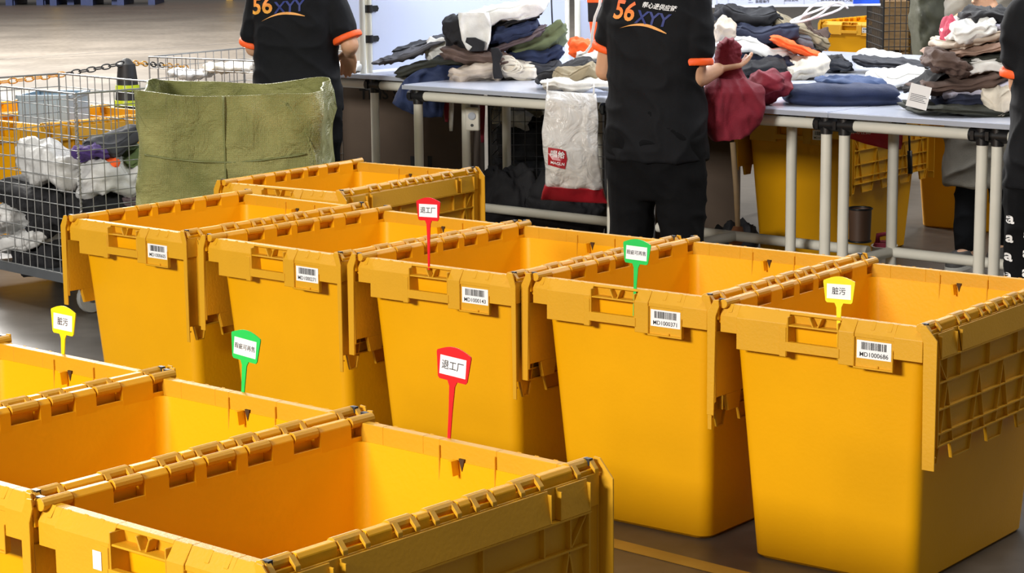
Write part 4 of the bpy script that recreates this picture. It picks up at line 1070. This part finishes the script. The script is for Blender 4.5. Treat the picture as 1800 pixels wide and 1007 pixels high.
# socket box on a table leg
c = at(831, 208, 9.62); o = empty('socket_box', c, R(-12)); tag(o, 'white socket box fixed below the middle table', 'socket')
m = MB(); m.box(-.032, .032, -.015, .015, -.055, .05); m.build('case', mat('cream_plastic', rgb(206, 202, 190), .4), o, bevel=.004)
m = MB(); m.lathe([(.018, 0), (.018, .004), (.014, .005)], n=16); m.xf(Matrix.Translation((0, -.015, .012)) @ Matrix.Rotation(R(90), 4, 'X')); m.build('socket_ring', TOPE, o)
m = MB(); m.lathe([(.007, 0), (.007, .003)], n=12); m.xf(Matrix.Translation((0, -.015, -.03)) @ Matrix.Rotation(R(90), 4, 'X')); m.build('button', BLACKP, o)
for k, (px, cc, y1) in enumerate(((785, 'maroon', 214), (793, 'poly', 230), (848, 'maroon', 250))):
    q = pixloft('cloth_strip', FM(cc), [(168, px - 4, px + 4), (190, px - 5, px + 5), (y1, px - 3, px + 3)], 9.75, .02, k + 3)
    tag(centre(q), ['dark red strip of cloth hanging behind the jeans under the table', 'pale strip of cloth hanging beside the dark red strip', 'dark red strip hanging beside the white socket box'][k], 'cloth')
# plastic bag hanging on the table edge
def bag_mat():
    m = bpy.data.materials.new('frosted_plastic'); m.use_nodes = True; nt = m.node_tree; b = nt.nodes['Principled BSDF']
    b.inputs['Base Color'].default_value = (*rgb(226, 224, 220), 1); b.inputs['Roughness'].default_value = .28
    b.inputs['Alpha'].default_value = .66
    tc = nt.nodes.new('ShaderNodeTexCoord'); n3 = nt.nodes.new('ShaderNodeTexNoise'); n3.inputs['Scale'].default_value = 11; n3.inputs['Detail'].default_value = 3; n3.inputs['Distortion'].default_value = 1.5
    bp = nt.nodes.new('ShaderNodeBump'); bp.inputs['Strength'].default_value = .8; bp.inputs['Distance'].default_value = .03
    nt.links.new(tc.outputs['Object'], n3.inputs['Vector']); nt.links.new(n3.outputs['Fac'], bp.inputs['Height']); nt.links.new(bp.outputs[0], b.inputs['Normal'])
    return m
FROST = bag_mat(); BRED = mat('bag_red_print', rgb(158, 26, 38), .35)
YB = 8.62
o = empty('plastic_bag', at(1005, 358, YB)); tag(o, 'frosted plastic bag with a red logo hanging from the table edge', 'bag')
bg = sub(pixloft(None, None, [(163, 948, 1034, .02, .03), (176, 946, 1036, 0, .06), (200, 946, 1040, 0, .10), (235, 944, 1042, 0, .13), (270, 948, 1046, 0, .15), (300, 954, 1052, 0, .15), (328, 956, 1058, 0, .12)], YB, .12, 31, wr=.02, n=64), o).build('bag_body', FROST, o, smooth=True)
sub(pixloft(None, None, [(327, 955, 1059, 0, .12), (340, 952, 1063, 0, .06), (354, 950, 1068, 0, .012)], YB, .1, 31, wr=.01, n=64), o).build('red_band', BRED, o, smooth=True)
for k, (bx, cc) in enumerate((((955, 1040, 190, 300), 'white'), ((965, 1048, 270, 326), 'cream'))):
    c = at((bx[0] + bx[1]) / 2, (bx[2] + bx[3]) / 2, YB); h = (bx[3] - bx[2]) * YB / FPX
    mm = slab_mesh((bx[1] - bx[0]) * YB / FPX * .9, .07, h, 40 + k, None, 1, .1, .02); mm.xf(Matrix.Translation((0, 0, -h / 2))); q = mm.build('paper_inside', FM(cc), o, smooth=True); q.location = c - o.location
def bag_print(v, f, px, py, name, mt):
    c = at(px, py, YB) - o.location
    return project_decal(bg, (v, f), Vector((c.x, 0, c.z)), Vector((1, 0, -.06)), Vector((0, 0, 1)), Vector((0, 1, 0)), name, mt, bg)
lv = [(-.036, -.036), (.034, -.042), (.040, .0), (.032, .030), (.015, .036), (-.040, .036)]
bag_print(lv, [(0, 1, 2, 3, 4, 5)], 973, 275, 'logo_patch', BRED)
v, f = text_geo('唱给', .030, bold=.01); q = bag_print(v, f, 973, 270, 'logo_characters', WHITE); q.location.y -= .003
v, f = text_geo('MAGLN', .0165, bold=.01); q = bag_print(v, f, 974, 285, 'logo_letters', WHITE); q.location.y -= .003
m = MB(); a_, b_ = at(948, 165, YB) - o.location, at(1030, 163, YB) - o.location
o.rotation_euler = (0, R(4), 0)
m.tube([a_ + Vector((0, .1, .035)), a_ + Vector((.0, .03, .03)), a_], .004, 6); m.tube([b_ + Vector((0, .1, .035)), b_ + Vector((0, .03, .03)), b_], .004, 6); m.build('bag_strap', FROST, o, smooth=True)
# red and white packet hanging under the right table
o = empty('red_packet', at(1535, 240, 8.75), R(-20)); tag(o, 'red and white plastic packet hanging under the right table', 'packet')
PKR = mat('packet_red', rgb(190, 30, 44), .4)
def packet_part(name, rows, mt): 
    mm = pixloft(None, None, rows, 8.75, .03, 5, wr=.012); mm.xf(Matrix.Rotation(R(20), 4, 'Z') @ Matrix.Translation(-o.location)); return mm.build(name, mt, o, smooth=True)
packet_part('packet_top', [(212, 1484, 1588), (225, 1485, 1587)], FM('poly'))
pk = packet_part('packet_body', [(226, 1484, 1588), (240, 1486, 1587), (252, 1520, 1586), (262, 1560, 1584)], PKR)
v, f = text_geo('请勿在此', .022, bold=.01); m = MB(); m.add([(a, 0, c) for a, c in v], f); q = m.build('packet_text', WHITE, pk, fix=False); q.location = Matrix.Rotation(R(20), 4, 'Z') @ (at(1512, 232, 8.71) - o.location)
# stick, trash basket, mop bucket
m = MB(); m.tube([at(1288, 250, 9.0), at(1294, 330, 8.98), at(1297, 400, 8.95)], [.012, .012, .011], 8)
o = empty('broom', Vector((at(1297, 425, 8.95).x, 8.95, at(1297, 425, 8.95).z))); tag(o, 'pale wooden broom stick leaning under the table', 'broom')
sub(m, o).build('stick', mat('pale_wood', rgb(196, 168, 130), .6), o, smooth=True)
m = MB(); m.tube([at(1297, 398, 8.95), at(1296, 415, 8.95), at(1290, 430, 8.95)], [.02, .035, .03], 8); sub(m, o).build('bristles', mat('bristle', rgb(150, 96, 60), .8), o, smooth=True)
c = at(1511, 425, 8.40); o = empty('waste_basket', c); tag(o, 'dark brown mesh waste basket hooked on the lower rail of the table', 'basket')
m = MB(); m.lathe([(.036, .0), (.042, .004), (.046, .135), (.044, .135), (.04, .008), (.01, .008)], n=28); m.build('basket_wall', mat('brown_mesh', rgb(74, 52, 38), .5), o, smooth=50)
for z, r_ in ((.004, .044), (.135, .047)):
    m = MB(); m.tube([(r_ * math.cos(t), r_ * math.sin(t), z) for t in [i * math.pi / 14 for i in range(29)]], .004, 6, cap=False); m.build('ring', BLACKP, o, smooth=True)
m = MB(); m.tube([(.03, .04, .13), (.035, .09, .02), (.035, .12, .0)], .004, 6); m.build('hook', BLACKP, o, smooth=True)
c = on(1557, 468); o = empty('mop_bucket', (c.x, c.y + .05, 0), R(-15)); tag(o, 'white and dark red mop bucket beside the waste basket', 'bucket')
m = MB(); ell(m, [(0, 0, 0, .045, .06), (0, 0, .02, .052, .068), (0, 0, .085, .058, .075), (0, 0, .09, .062, .08)]); m.build('tub', mat('cream_plastic2', rgb(188, 182, 172), .4), o, smooth=50)
m = MB(); ell(m, [(0, 0, .0885, .052, .07), (0, 0, .105, .045, .06)]); m.build('lid', FM('maroon'), o, smooth=50)
m = MB(); m.tube([(-.03, -.02, .1), (-.028, -.02, .14), (.02, -.02, .15), (.03, -.02, .10)], .012, 8); m.build('handle', FM('maroon'), o, smooth=True)
m = MB(); m.tube([at(1598, 232, 9.3), at(1599, 265, 9.3)], .005, 6); m.tube([at(1599, 265, 9.3), at(1600, 305, 9.3)], .011, 8)
tag(centre(m.build('hanging_tool', BLACKP, smooth=True)), 'thin black tool hanging under the right table edge', 'tool')
# paper and cloth under the left worker's hand
G_('paper_label', 'white packet under the hand of the left worker', 'packet', 'poly', (580, 634, 110, 125), 9.96, .2, 4, 1, wave=.2)
# power cables
m = MB(); pts = [at(1058, -20, 8.6), at(1054, 10, 8.6), at(1046, 30, 8.62), at(1041, 60, 8.66), at(1040, 78, 8.7), at(1030, 92, 8.9), at(1018, 96, 9.1)]
m.tube(pts, .006, 8); tag(centre(m.build('cable', WHITE, smooth=True)), 'white cable hanging beside the standing worker', 'cable')
m = MB(); c = at(1440, 22, 9.75)
m.tube([c + Vector((.11 * math.cos(t) + .02 * math.cos(2.3 * t), .02 * math.sin(t * 2), .045 * math.sin(t * 1.15 + .4))) for t in [i * .3 for i in range(40)]], .0055, 8)
tag(centre(m.build('cable', WHITE, smooth=True)), 'white cable loops hanging under the white notice board', 'cable')
m = MB(); m.tube([at(969, -10, 10.6), at(970, 20, 10.6), at(971, 42, 10.6), at(972, 118, 10.6)], .004, 6); tag(centre(m.build('cable', BLACKP, smooth=True)), 'thin black cable running down the white partition', 'cable')
# notice boards above the middle pile
def board(px0, px1, pyb, Y, h, mt, name, label, lines):
    a, b = at(px0, pyb, Y), at(px1, pyb + 1, Y); w = (b.x - a.x)
    o = empty(name, (a.x, Y, a.z)); tag(o, label, 'sign')
    m = MB(); m.box(0, w, -.006, .006, 0, h); s_ = m.build('sheet', mt, o, bevel=.001)
    m = MB(); m.box(-.004, w + .004, -.009, .009, -.006, .004); m.build('frame', mat('frame_white', rgb(224, 226, 236), .4), o)
    for x in (.05, w - .05):
        m = MB(); m.tube([(x, 0, h), (x, 0, h + .9)], .004, 6); m.build('hanger', BLACKP, o)
    for x, z, t, sz in lines:
        v, f = text_geo(t, sz, bold=.01); m = MB(); m.add([(q + x * w, -.0075, c + z) for q, c in v], f); m.build('printed_text', INK, s_, fix=False)
    return o
LB = mat('lilac_board', rgb(198, 204, 232), .4, .02); SB = mat('blue_board', rgb(40, 92, 226), .4, .02)
o = board(1252, 1499, 11, 10.2, .5, LB, 'notice_board', 'pale notice board with small print above the middle pile',
      [(.33, .020, '二、装箱操作', .017), (.56, .026, '质检说明', .017), (.87, .022, '1. 残次品不得混放入箱', .017), (.15, .09, '退货分拣', .03), (.6, .10, '流程规范', .03)])
for x in (.08, .48, .62, .0):
    m = MB(); m.box(x * .67 + .02, x * .67 + .0225, -.0072, -.006, .006, .3); m.build('rule_line', TOPE, o)
board(1500, 1546, 8, 10.3, .4, SB, 'blue_board', 'bright blue board hanging right of the pale notice board', [])
# ------------------------------------------------------------------ distance, right: cage, tarp sack, partition pole
cgr = at(1552, 95, 13.2); o = empty('wire_cage', (cgr.x, 13.2, 0)); tag(o, 'black wire cage with cardboard boxes behind the tables', 'cage')
for p, rz, L in (((0, 0, .1), 0, .21), ((0, 0, .1), 90, .6), ((.21, 0, .1), 90, .6), ((0, .6, .1), 0, .21)):
    q = mesh_panel(L, 1.3, .035, .048, .003).build('mesh_panel', BLACKP, o); q.location = p; q.rotation_euler = (0, 0, R(rz))
for k, zz in enumerate((.1, .42, .74)):
    carton('cardboard_box', (cgr.x + .105, 13.55, zz), 0, .18, .3, .30, CARD2, ['lowest pale cardboard box in the black wire cage', 'middle pale cardboard box in the black wire cage', 'topmost pale cardboard box in the black wire cage'][k])
q = pixloft('tarp_sack', mat('dark_olive_tarp', rgb(70, 72, 56), .6, .2, 6, .4, 20), [(-40, 1606, 1690), (0, 1604, 1694), (30, 1603, 1693), (60, 1606, 1692), (100, 1610, 1690), (180, 1612, 1688)], 12.9, .4, 17, wr=.05)
tag(centre(q), 'dark olive tarpaulin sack behind the tall right pile', 'sack')
m = MB(); a = at(1700, 60, 11.9); m.tube([(a.x, a.y, 0), (a.x, a.y, 2.0)], .018, 10); o = m.build('white_pole', PIPE, smooth=50); tag(centre(o), 'white pole standing behind the tall right pile', 'pole')
m = MB(); m.box(0, .26, -.006, .006, .5, 1.9); o = m.build('white_board', PANEL); o.location = (a.x + .02, 11.95, 0); tag(o, 'white board fixed to the pole behind the tall right pile', 'board')
for z in (.5,):
    m = MB(); m.box(.24, .26, -.02, .02, 0, .5); m.build('board_leg', PIPE, o)
# ------------------------------------------------------------------ distance, left: pallets and a rack foot
PB = mat('blue_pallet', rgb(34, 48, 92), .6); PO = mat('rack_orange', rgb(190, 96, 40), .5); PYE = mat('rack_yellow', rgb(206, 160, 40), .5)
def pallet(x, y, label):
    o = empty('pallet', (x, y, 0)); tag(o, label, 'pallet', 'blue pallets in the far background')
    for k in range(5): m = MB(); m.box(-.6, .6, -.5 + k * .22, -.36 + k * .22, .13, .15); m.build('slat', PB, o)
    for xx in (-.55, 0, .55): m = MB(); m.box(xx - .06, xx + .06, -.5, .52, 0, .13); m.build('runner', PB, o)
for k, (px, lab) in enumerate(((20, 'far blue pallet at the left edge of the picture'), (70, 'far blue pallet next to the one at the left edge'), (148, 'far blue pallet right of the yellow rack post'), (212, 'far blue pallet at the right of the far row'))):
    c = on(px, 9); pallet(c.x, c.y + .5, lab)
c = on(170, 8); o = empty('pallet_rack', (c.x - 1, c.y + 1.4, 0)); tag(o, 'dark pallet rack with yellow posts in the far background', 'rack')
for x in (-3.2, 0, 3.2, 6.4): m = MB(); m.box(x - .06, x + .06, -.06, .06, 0, 4); m.build('post', PYE, o)
for z in (.55, 2.2): m = MB(); m.box(-3.2, 6.4, -.05, .05, z, z + .12); m.build('beam', PO, o)
for x in (-3.2, 0, 3.2): m = MB(); m.box(x + .2, x + 3.0, .1, 1.1, .67, 1.8); m.build('stored_goods', mat('dark_goods', rgb(40, 40, 46), .8), o)
